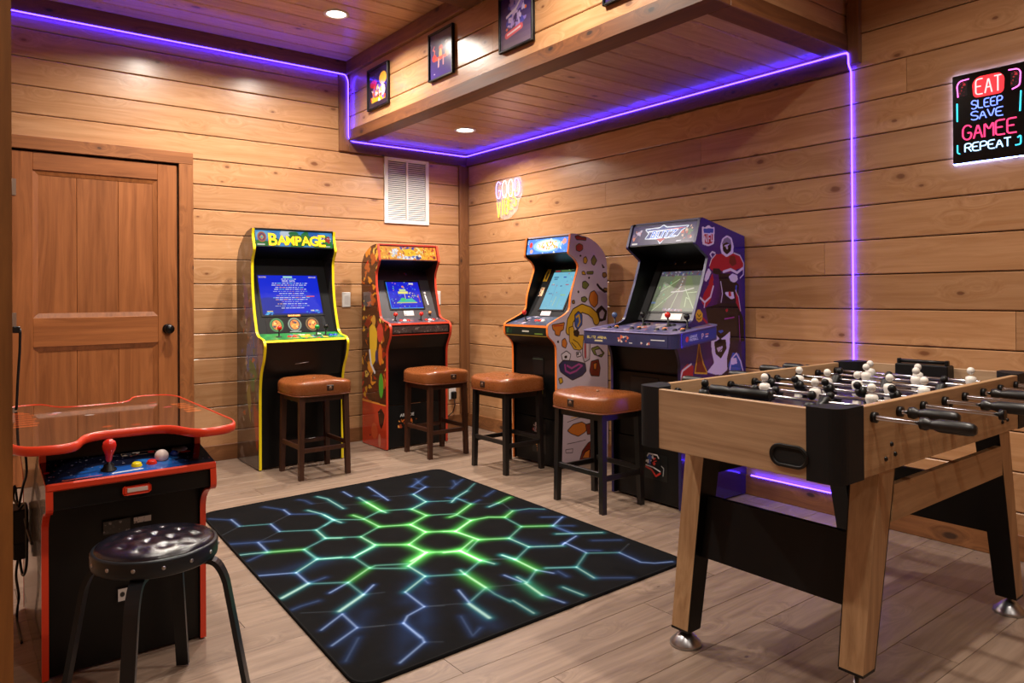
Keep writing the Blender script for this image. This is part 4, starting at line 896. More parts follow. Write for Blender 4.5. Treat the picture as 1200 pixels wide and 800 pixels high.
cv = Cv(.28,.055,.002,(40,58,128)); cv.ell(.04,.028,.012,.014,(206,70,60)); cv.word('LEAGUE',.06,.032,.010,(200,210,240),.06,.0024); cv.word('FOOTBALL',.06,.016,.010,(200,210,240),.07,.0024); cv.word('P',.16,.015,.024,(226,200,190),.012,.004); cv.rect(.19,.215,.03,.036,(230,150,120)); cv.rect(.19,.21,.018,.023,(226,226,226))
cv.build('deck_side_print', frame((.3362,-.66,.873),(0,1,.105),(0,0,1)), ART, deck)
def dM(x, y): return frame((x, y, dz(y)+.001), (1,0,0), vv)
for i, x in enumerate((-.26,-.09,.09,.26)):
    joystick(cdd, dM(x,-.52+.05*(i in (1,2))), (P('blue_grey_ball', sc(70,90,130), .3), BLACKPL, RED, BLACKPL)[i], .062)
    for j in range(3): button(cdd, dM(x+.032+.026*j-.05*(i == 3), -.60+.03*(j % 2)), (BLACKPL, P('orange_plastic', sc(230,140,70), .3), BLACKPL)[j], .011)
    if i in (1,2):
        for j in range(2): button(cdd, dM(x-.02+.03*j, -.44), BLACKPL, .012)
slabp('apron', cdd, (-.555,.86), (-.52,.70), W_, T_, .012, BLACK); slabp('front_panel', cdd, (-.54,.70), (-.54,.345), W_, T_, .012, BLACK); slabp('riser_panel', cdd, (-.545,.34), (-.545,.012), W_, T_, .012, BLACKPL)
m = MB(); m.box(-.12,.08,-.546,-.540,.52,.68,.003); m.done('coin_door', BLACKPL, cdd)
cv = Cv(.16,.14,.002,(16,16,17)); cv.line([(.02,.12),(.03,.135),(.09,.135),(.10,.12)],.006,(200,190,190)); cv.scribble(12,[(200,190,190),(180,50,40),(60,80,150)],(.006,.014),(.02,.10,.085,.12)); cv.line([(.01,.06),(.05,.05),(.08,.02),(.11,.04)],.010,(180,46,40)); cv.line([(.01,.07),(.06,.065),(.11,.05)],.006,(200,196,200)); cv.line([(.13,.03),(.135,.07),(.12,.08)],.005,(150,150,150)); cv.build('riser_badge', fr((-.546,.13),(-.546,.27),-.02,.0013), ART, cdd)
# football player artwork on the camera-side panel
off = .61; prr = [(y+off, z) for y, z in prd]
cv = Cv(.62,1.56,.003,(44,28,104)); w, h = cv.w, cv.h; K = (20,12,26); Wt = (206,196,210)
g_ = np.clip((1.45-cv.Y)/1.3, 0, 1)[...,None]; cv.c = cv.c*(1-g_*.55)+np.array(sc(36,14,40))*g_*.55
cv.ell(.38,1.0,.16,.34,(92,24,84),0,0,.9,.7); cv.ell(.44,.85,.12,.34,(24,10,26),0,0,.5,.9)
trace(cv, "P W 0 227 1495 257 1493 283 1507 310 1495 337 1498 330 1407 282 1392 229 1401;P U 0 239 1486 328 1491 324 1465 242 1462;P R 0 243 1455 323 1459 318 1412 282 1402 245 1409;L W 0.006 247 1409 249 1446 267 1414 269 1451;L W 0.006 281 1414 281 1453 299 1455;L W 0.006 281 1434 294 1435;L W 0.006 308 1456 306 1421 321 1425;P W 0 384 1393 403 1438 446 1459 488 1447 508 1402 501 1356 440 1337 396 1357;P G 0 399 1406 418 1437 452 1449 480 1437 489 1406;P K 0 405 1406 446 1421 486 1407 483 1373 445 1351 411 1369;L W 0.005 425 1399 464 1408;P V 0 433 1400 452 1408 456 1381 441 1379;L W 0.008 338 1357 314 1363 296 1349 308 1335;P R 0 289 1287 308 1323 344 1350 402 1355 440 1337 505 1362 565 1350 600 1307 590 1262 558 1277 510 1263 431 1252 373 1267 325 1255 292 1273;P r 0 471 1344 519 1345 534 1303 494 1287 463 1306;L W 0.006 508 1362 565 1350 600 1307 596 1243 565 1223;L W 0.005 289 1287 308 1323 344 1350;P K 0 319 1273 373 1274 400 1253 354 1238 317 1249;P W 0 280 1274 304 1254 282 1219 259 1199 243 1210 258 1246;L W 0.014 413 1256 478 1270 538 1252 590 1278;P K 0 367 1246 470 1245 509 1211 553 1183 542 1092 429 1093 381 1173;P W 0 459 1230 493 1247 538 1238 544 1212 512 1196 477 1205;P R 0 313 1247 327 1210 306 1182 279 1191;L W 0.006 387 1201 402 1136 389 1089;P W 0 422 1143 500 1146 511 1108 476 1105 437 1126;P R 0 453 1145 476 1149 484 1121 460 1118;P U 0 521 1183 537 1183 533 1144 517 1144;P R 0 318 1217 326 1171 296 1097 251 1061 219 1089 237 1136 279 1182;L W 0.01 321 1175 296 1118 246 1090 208 1114;L W 0.007 246 1086 241 1063;P R 0 521 1154 549 1116 567 1038 547 1005 526 1058;L W 0.005 521 1154 549 1116 567 1038;P K 0 251 1061 367 1080 523 1087 592 999 600 864 380 874 276 970;P Y 0 167 1028 183 1050 204 1053 230 1027 221 990 192 984 172 999;L K 0.005 183 1028 197 1014 211 1027;L K 0.005 178 1005 197 998 215 1007;L R 0.012 230 1004 262 980;P R 0 428 1049 452 1052 447 1033 431 1035;L M 0.006 420 996 506 1003;P B 0 358 932 396 937 411 927 381 919;L M 0.004 551 1010 560 866;P W 0 299 887 338 918 376 884 407 896 470 926 462 842 437 776 440 714 389 691 335 695 260 714 323 759 302 824;P K 0 324 873 370 887 429 882 435 830 384 779 336 808;P V 0 345 841 402 848 391 816 358 818;L K 0.005 358 807 384 827 420 844;P B 0 450 741 491 807 548 797 577 740 563 699 456 707;L W 0.008 463 713 479 773 525 801 564 754 586 697;P W 0 472 774 525 777 531 743 479 739;P r 0 194 884 217 802 266 707 150 715 172 805;L Y 0.007 194 884 205 829 229 762 260 714;L Y 0.007 194 884 180 804 159 721;L Y 0.008 159 717 260 707;P R 0 26 680 43 736 97 770 147 754 142 696 65 670;L W 0.01 36 685 56 735 127 766")
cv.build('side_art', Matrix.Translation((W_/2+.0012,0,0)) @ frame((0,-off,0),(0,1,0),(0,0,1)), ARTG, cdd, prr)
# ------------------------------------------------------------------ bar stools
def bar_stool(loc, lx, ly, label, legmat, patch, ztop=.60):
    t = thing('bar_stool', label, 'bar stool', loc, 0, 'tan leather bar stools')
    hx, hy = lx/2, ly/2; sx, sy = hx+.022, hy+.022
    def ring(k, z, sad=0):
        out = []
        for i in range(48):
            a = 2*pi*i/48; c, s = cos(a), sin(a); r = (abs(c)**5+abs(s)**5)**(-1/5)
            x, y = sx*k*c*r, sy*k*s*r
            out.append((x, y, z+sad*(.010*(y/sy)**2-.008*(x/sx)**2+.0035*sin(x*38)*cos(y*31))))
        return out
    m = MB(); R = [[m.v(p) for p in ring(*q)] for q in ((.955,ztop-.088,0),(.985,ztop-.084,0),(1,ztop-.07,0),(1.006,ztop-.045,.2),(1,ztop-.018,.6),(.985,ztop-.008,.8),(.94,ztop-.001,1),(.82,ztop+.005,1),(.6,ztop+.010,1),(.35,ztop+.012,1),(.12,ztop+.009,1),(.04,ztop+.004,1))]
    for A, B in zip(R, R[1:]):
        for i in range(48): m.f([A[i],A[(i+1)%48],B[(i+1)%48],B[i]], True)
    m.f(R[0][::-1]); m.f(R[-1])
    seat = m.done('seat_cushion', LEATHER, t)
    m = MB(); m.tube([(*p[:2], ztop-.081) for p in ring(1.0,0)]+[(*ring(1.0,0)[0][:2], ztop-.081)], .0028, 6, False); m.done('seam_piping', P('leather_seam', sc(120,62,32), .45), seat)
    m = MB(); m.ball((0,0,ztop+.008), .010, 10, 6, .5); m.done('tuft_button', P('antique_nail', sc(130,100,80), .35, .5), seat)
    m = MB()
    if patch == 'front': m.box(.0,.045,-sy-.0045,-sy+.006,ztop-.055,ztop-.020,.003)
    else: m.box(-sx-.0045,-sx+.006,-.005,.045,ztop-.062,ztop-.022,.003)
    pm = m.done('maker_patch', P('dark_leather_patch', sc(48,28,20), .4), seat)
    m = MB()
    if patch == 'front': m.lathe([(.011,-.002),(.009,-.004),(.0005,-.005)], (.0225,-sy-.003,ztop-.038), 10, 'Y', cap=False)
    else: m.lathe([(.012,-.002),(.010,-.004),(.0005,-.005)], (-sx-.003,.02,ztop-.042), 10, 'X', cap=False)
    m.done('patch_stud', P('antique_nail', (0,0,0)), pm)
    zt = ztop-.088; w = .034
    for cx in (-1, 1):
        for cy in (-1, 1):
            bx, by = cx*(hx-w/2), cy*(hy-w/2); tx, ty = bx-cx*.010, by-cy*.010; a = w/2; m = MB()
            m.hexa([(bx-a*.85,by-a*.85,0),(bx+a*.85,by-a*.85,0),(bx+a*.85,by+a*.85,0),(bx-a*.85,by+a*.85,0)], [(tx-a,ty-a,zt),(tx+a,ty-a,zt),(tx+a,ty+a,zt),(tx-a,ty+a,zt)]); m.done('leg', legmat, t)
    i = hx-w-.006; j = hy-w-.006
    for cy in (-1, 1):
        m = MB(); m.box(-i-.004,i+.004,cy*(hy-.028)-.009,cy*(hy-.028)+.009,zt-.035,zt-.0005); m.done('apron', legmat, t)
        m = MB(); m.box(-i-.006,i+.006,cy*(hy-.019)-.009,cy*(hy-.019)+.009,.165,.193,.003); m.done('stretcher', legmat, t)
    for cx in (-1, 1):
        m = MB(); m.box(cx*(hx-.028)-.009,cx*(hx-.028)+.009,-j-.004,j+.004,zt-.035,zt-.0005); m.done('apron', legmat, t)
        m = MB(); m.box(cx*(hx-.019)-.009,cx*(hx-.019)+.009,-j-.006,j+.006,.185,.213,.003); m.done('stretcher', legmat, t)
    return t
bar_stool((-1.715,-.745,0), .345, .355, 'brown legged tan leather bar stool standing before the yellow-edged BAMPAGE cabinet', WALNUT, 'front')
bar_stool((-.800,-.755,0), .335, .355, 'brown legged tan leather bar stool before the red-edged cabinet near the corner', WALNUT, 'front')
bar_stool((-.664,-1.425,0), .325, .38, 'black legged tan leather bar stool before the orange-edged doodle cabinet', BLKLEG, 'side')
bar_stool((-.772,-2.385,0), .322, .39, 'black legged tan leather bar stool before the navy football cabinet', BLKLEG, 'side')

# ------------------------------------------------------------------ rug
RUG = "B -2454 -1456 -2455 -1595;b -2537 -1376 -2457 -1465;c -2455 -1595 -2323 -1656;B -2323 -1656 -2329 -1797;c -2329 -1797 -2183 -1887;C -2183 -1887 -2196 -2030;c -2196 -2030 -2332 -2109;b -2247 -1343 -2185 -1461;B -2185 -1461 -2189 -1560;b -2189 -1560 -2058 -1654;C -2090 -1551 -2058 -1654 -2049 -1797;c -2049 -1797 -2183 -1887;d -2189 -1560 -2323 -1656;b -2051 -1327 -2029 -1368 -2026 -1450;d -2026 -1450 -1934 -1488;C -1945 -1334 -1921 -1413 -1924 -1510 -1929 -1643;b -2595 -1817 -2462 -1885 -2382 -1920;B -2462 -1885 -2469 -2026;G -2474 -2041 -2332 -2109;C -2591 -1997 -2538 -2013 -2474 -2041;b -2474 -2041 -2573 -2093;c -2332 -2109 -2338 -2263;C -2338 -2263 -2243 -2304;d -2329 -1797 -2462 -1885;d -2455 -1595 -2570 -1686;C -2196 -2030 -2137 -2072;w -2595 -1817 -2462 -1885;B -1788 -1332 -1794 -1458;C -2054 -1683 -2053 -1786 -2039 -1857;c -2053 -1786 -1930 -1882;G -1941 -1782 -1925 -1873 -1922 -2034;C -1772 -1499 -1780 -1614;X -1780 -1614 -1791 -1807;C -1791 -1807 -1787 -1849;c -1805 -1808 -1925 -1873;c -1791 -1807 -1650 -1877;B -1627 -1328 -1660 -1582 -1670 -1655;b -1683 -1518 -1660 -1582;d -1660 -1582 -1502 -1645;d -1675 -1599 -1795 -1643 -1915 -1573;b -1315 -1344 -1334 -1417 -1425 -1487;b -1237 -1336 -1425 -1487;b -1344 -1408 -1363 -1545;b -1425 -1487 -1413 -1552 -1363 -1545;B -1363 -1545 -1501 -1637;w -1501 -1637 -1522 -1810;C -1501 -1637 -1522 -1810;C -1522 -1810 -1652 -1881;w -1522 -1810 -1652 -1881;G -1652 -1881 -1648 -2025;G -1648 -2025 -1787 -2103;d -1369 -1556 -1243 -1643;c -1522 -1810 -1394 -1886;c -1648 -2025 -1516 -2095;G -1922 -2034 -1787 -2103;X -1787 -2103 -1786 -2247;G -1786 -2247 -1666 -2323;G -1786 -2247 -1937 -2349;X -1937 -2349 -1929 -2486;G -1929 -2486 -1798 -2565;X -1929 -2486 -2032 -2535;c -1922 -2034 -2059 -2114;c -2059 -2114 -2199 -2021;C -2059 -2114 -2058 -2257;G -2058 -2257 -1937 -2349;C -2058 -2257 -2201 -2338;c -2201 -2338 -2309 -2277;c -2053 -1786 -2126 -1850;b -1157 -1526 -1198 -1613 -1266 -1672;b -1198 -1613 -1099 -1539;C -1419 -1908 -1352 -1848 -1223 -1771;c -1216 -1761 -1096 -1663;b -1389 -1818 -1340 -1915;c -1352 -1848 -1355 -2002;G -1572 -2124 -1524 -2113 -1355 -2002;b -1355 -2002 -1277 -1967;d -1345 -2010 -1248 -2076;b -1207 -1928 -1100 -1865;C -1311 -2105 -1227 -2079;G -1227 -2079 -1111 -2030;d -1217 -2101 -1258 -2241;c -1524 -2113 -1516 -2236;X -1516 -2236 -1672 -2329;G -1516 -2236 -1419 -2248 -1353 -2301;G -1353 -2301 -1256 -2242;c -1256 -2242 -1164 -2266 -1109 -2323;w -1256 -2242 -1125 -2323;c -1359 -2309 -1381 -2471;b -1207 -2420 -1123 -2482;B -1123 -2482 -1254 -2558;G -1381 -2471 -1254 -2558;b -1254 -2558 -1178 -2619;b -1254 -2558 -1259 -2706;c -1381 -2471 -1532 -2567;G -1715 -2294 -1672 -2329;X -1672 -2329 -1652 -2494;G -1652 -2494 -1532 -2567;G -1676 -2482 -1802 -2562;c -1652 -2494 -1780 -2588;C -1532 -2567 -1532 -2714;C -1532 -2714 -1405 -2798;c -1532 -2714 -1673 -2799;B -1395 -2787 -1268 -2740;X -1868 -2535 -1802 -2562;X -1802 -2562 -1797 -2716;C -1686 -2718 -1673 -2799;d -1787 -2707 -1669 -2793;w -1532 -2567 -1472 -2734;C -1320 -2660 -1255 -2704 -1139 -2781;b -1255 -2704 -1258 -2564;B -1371 -2776 -1382 -2927;B -1394 -2787 -1371 -2776;b -1363 -2906 -1319 -2947;c -1387 -2932 -1270 -3018;d -1270 -3018 -1155 -2967;B -1270 -3018 -1278 -3099 -1283 -3155 -1246 -3198 -1175 -3233;c -1387 -2932 -1531 -3025;c -1633 -2951 -1531 -3025;C -1531 -3025 -1554 -3153;b -1554 -3153 -1436 -3245;b -1251 -2834 -1148 -2908;w -1270 -3018 -1273 -3146;c -2334 -2119 -2330 -2256;C -2330 -2256 -2463 -2351;c -2330 -2256 -2202 -2337;w -2597 -2270 -2503 -2299 -2330 -2256;B -2597 -2286 -2463 -2351;w -2463 -2351 -2309 -2308;B -2463 -2351 -2467 -2490;X2 -2467 -2490 -2599 -2560;b -2467 -2490 -2391 -2474;c -2463 -2498 -2340 -2577;C -2202 -2337 -2071 -2274;w -2202 -2337 -2071 -2274;c -2202 -2337 -2204 -2492;G -2204 -2492 -2342 -2580;B -2342 -2580 -2439 -2628;c -2342 -2580 -2346 -2723;B -2346 -2723 -2273 -2664;X2 -2346 -2723 -2478 -2801;B -2480 -2829 -2589 -2900;w -2346 -2723 -2480 -2829;d -2341 -2727 -2275 -2753;B -2480 -2829 -2486 -2960;w -2486 -2960 -2406 -2871;B -2486 -2960 -2606 -3025;w -2486 -2960 -2574 -3025;d -2591 -2729 -2478 -2801;b -2605 -2682 -2569 -2673 -2502 -2670;d -2486 -2960 -2406 -3003;X -1924 -2486 -2069 -2576;c -2057 -2553 -2173 -2484 -2201 -2494;c -2090 -2592 -2204 -2500;C -2069 -2576 -2071 -2716;w -2069 -2576 -2071 -2716;C -2071 -2716 -2211 -2802;B -2211 -2802 -2221 -2959;B -2221 -2959 -2306 -2987 -2346 -3029;B -2346 -3029 -2354 -3158;w -2071 -2716 -2157 -2751 -2250 -2879;w -2133 -2798 -2276 -3062;w -2346 -3029 -2386 -3135;b -2091 -2745 -2098 -2783;c -2071 -2716 -1934 -2796;d -2221 -2959 -2116 -3012 -2080 -3041;X -1799 -2560 -1798 -2715;C -1794 -2711 -1774 -2781;c -1798 -2715 -1934 -2796;C -1925 -2749 -1934 -2796;X -1934 -2796 -1947 -2959;c -1947 -2959 -1955 -3031 -1950 -3120;w -1947 -2959 -1955 -3031;c -1958 -2967 -2061 -3025;B -2042 -2913 -2074 -3033;X2 -2080 -3041 -2090 -3180;w -2106 -3129 -2115 -3247;w -2080 -3041 -2112 -3193;b -2161 -3109 -2212 -3254 -2158 -3223;C -1689 -2721 -1677 -2795;X -1677 -2795 -1681 -2945;B -1681 -2945 -1648 -3014;d -1786 -2704 -1671 -2788;c -1681 -2945 -1787 -3019;B -1816 -2906 -1805 -3002;C -1788 -2952 -1792 -3022;X -1801 -3023 -1822 -3151;B -1822 -3151 -1802 -3251;d -1944 -2957 -1806 -3026;c -1640 -2954 -1533 -3025;C -1712 -3144 -1702 -3248;C -1937 -3117 -1945 -3249;b -1620 -3010 -1628 -3073;B -2345 -3027 -2350 -3161 -2360 -3192;B -2360 -3192 -2488 -3260;d -2487 -2963 -2347 -3031;w -2228 -2957 -2361 -3193;w -2349 -3046 -2462 -3217;b -2515 -3030 -2614 -3146;d -2360 -3192 -2312 -3227;d -2220 -2958 -2161 -2996"
def rug():
    t = thing('area_rug', 'black rug with a glowing green and blue hexagon lightning print', 'rug', (-1.84,-2.25,0))
    O = Vector((-1.84,-2.25))
    quad = fillet([Vector(p)-O for p in ((-2.55,-1.255),(-1.06,-1.205),(-1.115,-3.265),(-2.655,-3.315))], .075, 5, True)
    m = MB(); m.prism([tuple(p) for p in quad], 'Z', .0005, .008); m.done('rug_body', P('rug_black', sc(10,10,11), .95, spec=.2), t)
    m = MB(); q = [(p[0]*.995, p[1]*.995, .0075) for p in quad]; m.tube(q+[q[0]], .0045, 6, False); m.done('rug_binding', P('rug_edge', sc(6,6,7), .9, spec=.2), t)
    cv = Cv(1.62, 2.13, .0042, (10,10,11)); ox, oy = -2.66, -3.325
    cv.noise(.5,.06); cv.noise(.35,.015)
    cx, cy = -1.80, -2.28
    acc = np.zeros_like(cv.c)
    for s in RUG.split(';'):
        k, *ns = s.split(); ns = [int(v)/1000 for v in ns]; pts = [(ns[i]-ox, ns[i+1]-oy) for i in range(0, len(ns), 2)]
        mx, my = pts[len(pts)//2]; r = math.hypot(mx+ox-cx, my+oy-cy); g = max(0, min(1, 1.15-r/.50))
        teal = np.array([.05,.50,.58]); grn = np.array([.12,.80,.14]); blu = np.array([.07,.20,.66])
        hue = {'G':grn,'X':grn,'C':teal*(1-g)+grn*g,'c':teal*(1-g)+grn*g*.9,'B':blu,'b':blu,'d':np.array([.16,.20,.26]),'w':blu*(1-g)+teal*g,'X2':teal}[k]
        if k in ('G','X') and r > .75: hue = (grn+teal)/2
        core, cw, gw, ga = {'G':(.45,.0042,.016,.62),'X':(.8,.0055,.024,.8),'X2':(.9,.007,.015,.7),'C':(.55,.0042,.014,.5),'c':(.2,.0035,.009,.38),'B':(.5,.004,.011,.42),'b':(.08,.0035,.014,.26),'d':(.0,.003,.0035,.30),'w':(.0,.01,.035,.09)}[k]
        fade = 1-.40*max(0,min(1,(r-.35)/.7)); core *= fade; ga *= fade
        x0 = min(p[0] for p in pts)-.12; x1 = max(p[0] for p in pts)+.12; y0 = min(p[1] for p in pts)-.12; y1 = max(p[1] for p in pts)+.12
        j0, j1 = max(0,int(x0/cv.w*cv.nx)), min(cv.nx,int(x1/cv.w*cv.nx)+1); i0, i1 = max(0,int(y0/cv.h*cv.ny)), min(cv.ny,int(y1/cv.h*cv.ny)+1)
        if j1 <= j0 or i1 <= i0: continue
        X, Y = cv.X[i0:i1,j0:j1], cv.Y[i0:i1,j0:j1]; D = np.full(X.shape, 9.)
        for (xa,ya),(xb,yb) in zip(pts, pts[1:]):
            dx, dy = xb-xa, yb-ya; L2 = dx*dx+dy*dy+1e-9; tt = np.clip(((X-xa)*dx+(Y-ya)*dy)/L2,0,1); D = np.minimum(D, np.hypot(X-xa-tt*dx, Y-ya-tt*dy))
        acc[i0:i1,j0:j1] += (ga*np.exp(-(D/gw)**1.5))[...,None]*hue*.55
        acc[i0:i1,j0:j1] += (core*np.exp(-(D/cw)**2))[...,None]*(np.array([.55,.75,.62]) if k in 'GXCcX2' else np.array([.45,.62,.95]))*.8
    cv.c = np.clip(cv.c+acc, 0, .92)
    clip = [(p[0]*.992+O.x-ox, p[1]*.992+O.y-oy) for p in quad]
    cv.build('rug_print', Matrix.Translation((ox-O.x, oy-O.y, .0088)), RUGM, t, clip)
rug()

# ------------------------------------------------------------------ football table
ft = thing('football_table', 'light oak football table with black corners and splayed legs', 'football table', (-1.20,-4.00,0))
HX, HY, Z0, Z1 = .66, .33, .664, .847
for s in (-1, 1):
    m = MB(); m.box(-.543,.543, min(s*HY,s*(HY-.02)), max(s*HY,s*(HY-.02)), Z0, Z1, .0015); m.done('side_panel', OAK_X, ft)
for s in (-1, 1):
    m = MB(); m.box(min(s*HX,s*(HX-.02)), max(s*HX,s*(HX-.02)), -.245, .245, Z0, Z1-.001, .0015); ep = m.done('end_panel', OAK_Y, ft)
    # ball return ring
    yc = -.195 if s < 0 else .195; m = MB(); o_ = []; 
    for r_ in (.030, .0215):
        o_.append([(yc+(.024 if cos(a) > 0 else -.024)+r_*cos(a), .716+r_*sin(a)) for a in [2*pi*(i+.5)/28 for i in range(28)]])
    xs = s*HX
    A = [m.v((xs+s*.001,*p)) for p in o_[0]]; B = [m.v((xs+s*.007,*p)) for p in o_[0]]; C2 = [m.v((xs+s*.006,*p)) for p in o_[1]]; D_ = [m.v((xs+s*.001,*p)) for p in o_[1]]
    for a_, b_ in ((A,B),(B,C2),(C2,D_)):
        for i in range(28): m.f([a_[i],a_[(i+1)%28],b_[(i+1)%28],b_[i]], True)
    m.done('return_ring', BLACKPL, ep)
    m = MB(); m.prism([p for p in o_[1]], 'X', xs+s*.0005, xs+s*.0015); m.done('return_shade_disc', P('deep_black', sc(5,5,6), .8), ep)  # flat black disc on the surface; its colour stands for the shaded hole
for sx_ in (-1, 1):
    for sy_ in (-1, 1):
        pl = fillet([(-.662,-.243),(-.662,-.332),(-.543,-.332),(-.543,-.30),(-.60,-.243)], [.0,.062,.0,.02,.02], 7, True)
        pl = [(-sx_*p[0], -sy_*p[1]) for p in pl]
        m = MB(); m.prism(pl, 'Z', Z0-.002, Z1+.004); m.done('corner_cap', BLACKM, ft)
m = MB(); m.box(-.64,.64,-.31,.31,.745,.755); fieldo = m.done('playing_field', P('field_purple_black', sc(40,30,52), .3), ft)
m = MB(); m.box(-.64,.64,-.31,.31,Z0,Z0+.010); m.done('bottom_board', BLACKM, ft)
cv = Cv(1.26,.6,.004,(44,34,56)); w, h = cv.w, cv.h
cv.line([(w/2,0),(w/2,h)],.006,(150,140,170)); th = [(w/2+.09*cos(a),h/2+.09*sin(a)) for a in [i*pi/12 for i in range(25)]]; cv.line(th,.006,(150,140,170))
for x0 in (.0,w-.17): cv.line([(x0,.16),(x0+.17,.16),(x0+.17,.44),(x0,.44)],.006,(150,140,170))
cv.build('field_print', Matrix.Translation((-.63,-.30,.7558)), ART, fieldo)
# players
def man_mesh(name, mat):
    m = MB()
    m.ball((0,0,.034), .0105, 10, 7, 1.15); m.lathe([(.006,.018),(.0135,.014),(.0155,.004),(.012,-.010),(.0135,-.022),(.009,-.036),(.007,-.048)], (0,0,0), 10)
    m.hexa([(-.010,-.009,-.062),(.016,-.009,-.062),(.016,.009,-.062),(-.010,.009,-.062)], [(-.007,-.008,-.044),(.009,-.008,-.044),(.009,.008,-.044),(-.007,.008,-.044)])
    bmesh.ops.recalc_face_normals(m.bm, faces=m.bm.faces); me = bpy.data.meshes.new(name); m.bm.to_mesh(me); m.bm.free(); me.materials.append(mat); return me
MEN = {0: man_mesh('player_black', BLACKPL), 1: man_mesh('player_white', P('player_white', sc(226,222,214), .35))}
HM = MB(); HM.lathe([(.008,-.02),(.015,-.018),(.0165,-.006),(.011,.004),(.012,.012),(.0165,.026),(.0165,.085),(.0145,.098),(.010,.104),(.0005,.105)], (0,0,0), 16, 'Y', cap=False)
me_handle = bpy.data.meshes.new('handle'); bmesh.ops.recalc_face_normals(HM.bm, faces=HM.bm.faces); HM.bm.to_mesh(me_handle); HM.bm.free(); me_handle.materials.append(P('black_rubber', sc(20,18,17), .4))
BM_ = MB(); BM_.lathe([(.0075,-.006),(.014,-.006),(.014,.006),(.0075,.006)], (0,0,0), 14, 'Y'); me_bear = bpy.data.meshes.new('bearing'); BM_.bm.to_mesh(me_bear); BM_.bm.free(); me_bear.materials.append(BLACKPL)
SET = [(3,0),(2,0),(3,1),(5,0),(5,1),(3,0),(2,1),(3,1)]
near_h = {0:.117, 1:.028, 3:.10, 5:.028}; bare = {2:.20, 4:.20, 6:.15, 7:.17}
ang = [10, 65, 0, -48, 5, 40, 0, 0]; slide = [.02, -.03, -.01, .02, .0, -.03, .02, -.015]
for k in range(8):
    x = -.495+.144*k; n_, team = SET[k]; z = .816
    a_n = near_h[k]+.01 if k in near_h else bare[k]; a_f = .065 if k in near_h else (.28-bare[k]+.0)
    m = MB(); m.tube([(0,-HY-a_n,0),(0,HY+max(a_f,.03),0)], .0062, 8); rod = m.done('rod', CHROME, ft); rod.location = (x,0,z)
    sp = .54/n_ if n_ > 2 else .24
    for j in range(n_):
        o = link('player', MEN[team], rod); o.location = (0, (j-(n_-1)/2)*min(sp,.18)+slide[k], 0); o.rotation_euler = (0, rad(ang[k]), 0); o.scale = (1.22,1.22,1.12)
    for sgn in (-1, 1):
        b = link('bearing', me_bear, rod); b.location = (0, sgn*(HY+.0065), 0)
        b = link('bearing', me_bear, rod); b.location = (0, sgn*(HY-.0265), 0)
    if k in near_h:
        hd = link('handle', me_handle, rod); hd.location = (0, -HY-near_h[k]-.02, 0); hd.rotation_euler = (0,0,pi)
    else:
        b = link('rod_end_cap', me_bear, rod); b.location = (0, -HY-bare[k], 0)
        hd = link('handle', me_handle, rod); hd.location = (0, HY+max(a_f,.03), 0)
    if k in near_h:
        b = link('rod_end_cap', me_bear, rod); b.location = (0, HY+a_f, 0)
m = MB(); m.lathe([(.009,-.20),(.016,-.195),(.0175,-.08),(.012,-.065),(.016,-.05),(.016,.0),(.009,.005)], (-.52,.15,.842), 14, 'Y'); m.done('spare_grip', BLACKPL, ft)
# scorer and bolts
m = MB(); m.box(.578,.6385,-.093,.10,.79,.858,.004); sc_ = m.done('score_counter', BLACKPL, ft)
m = MB(); m.tube([(.60,-.075,.868),(.60,.085,.868)], .007, 8); m.done('score_bar', BLACKPL, sc_)
for yy in (-.083,.092):
    m = MB(); m.box(.592,.61,yy-.006,yy+.006,.858,.877,.002); m.done('bar_post', BLACKPL, sc_)
def bolt(x, z, r=.0065):
    m = MB(); m.lathe([(r,-HY+.001),(r,-HY-.003),(r*.5,-HY-.006),(.0004,-HY-.0065)], (x,0,z), 10, 'Y', cap=False); m.done('bolt', P('bolt_black', sc(24,22,20), .3, .4), ft)
for x, z in ((-.392,.733),(-.425,.698),(-.372,.704),(.395,.702),(.44,.705)): bolt(x, z)
for x, z in ((-.013,.800),(-.008,.768)): bolt(x, z, .012)
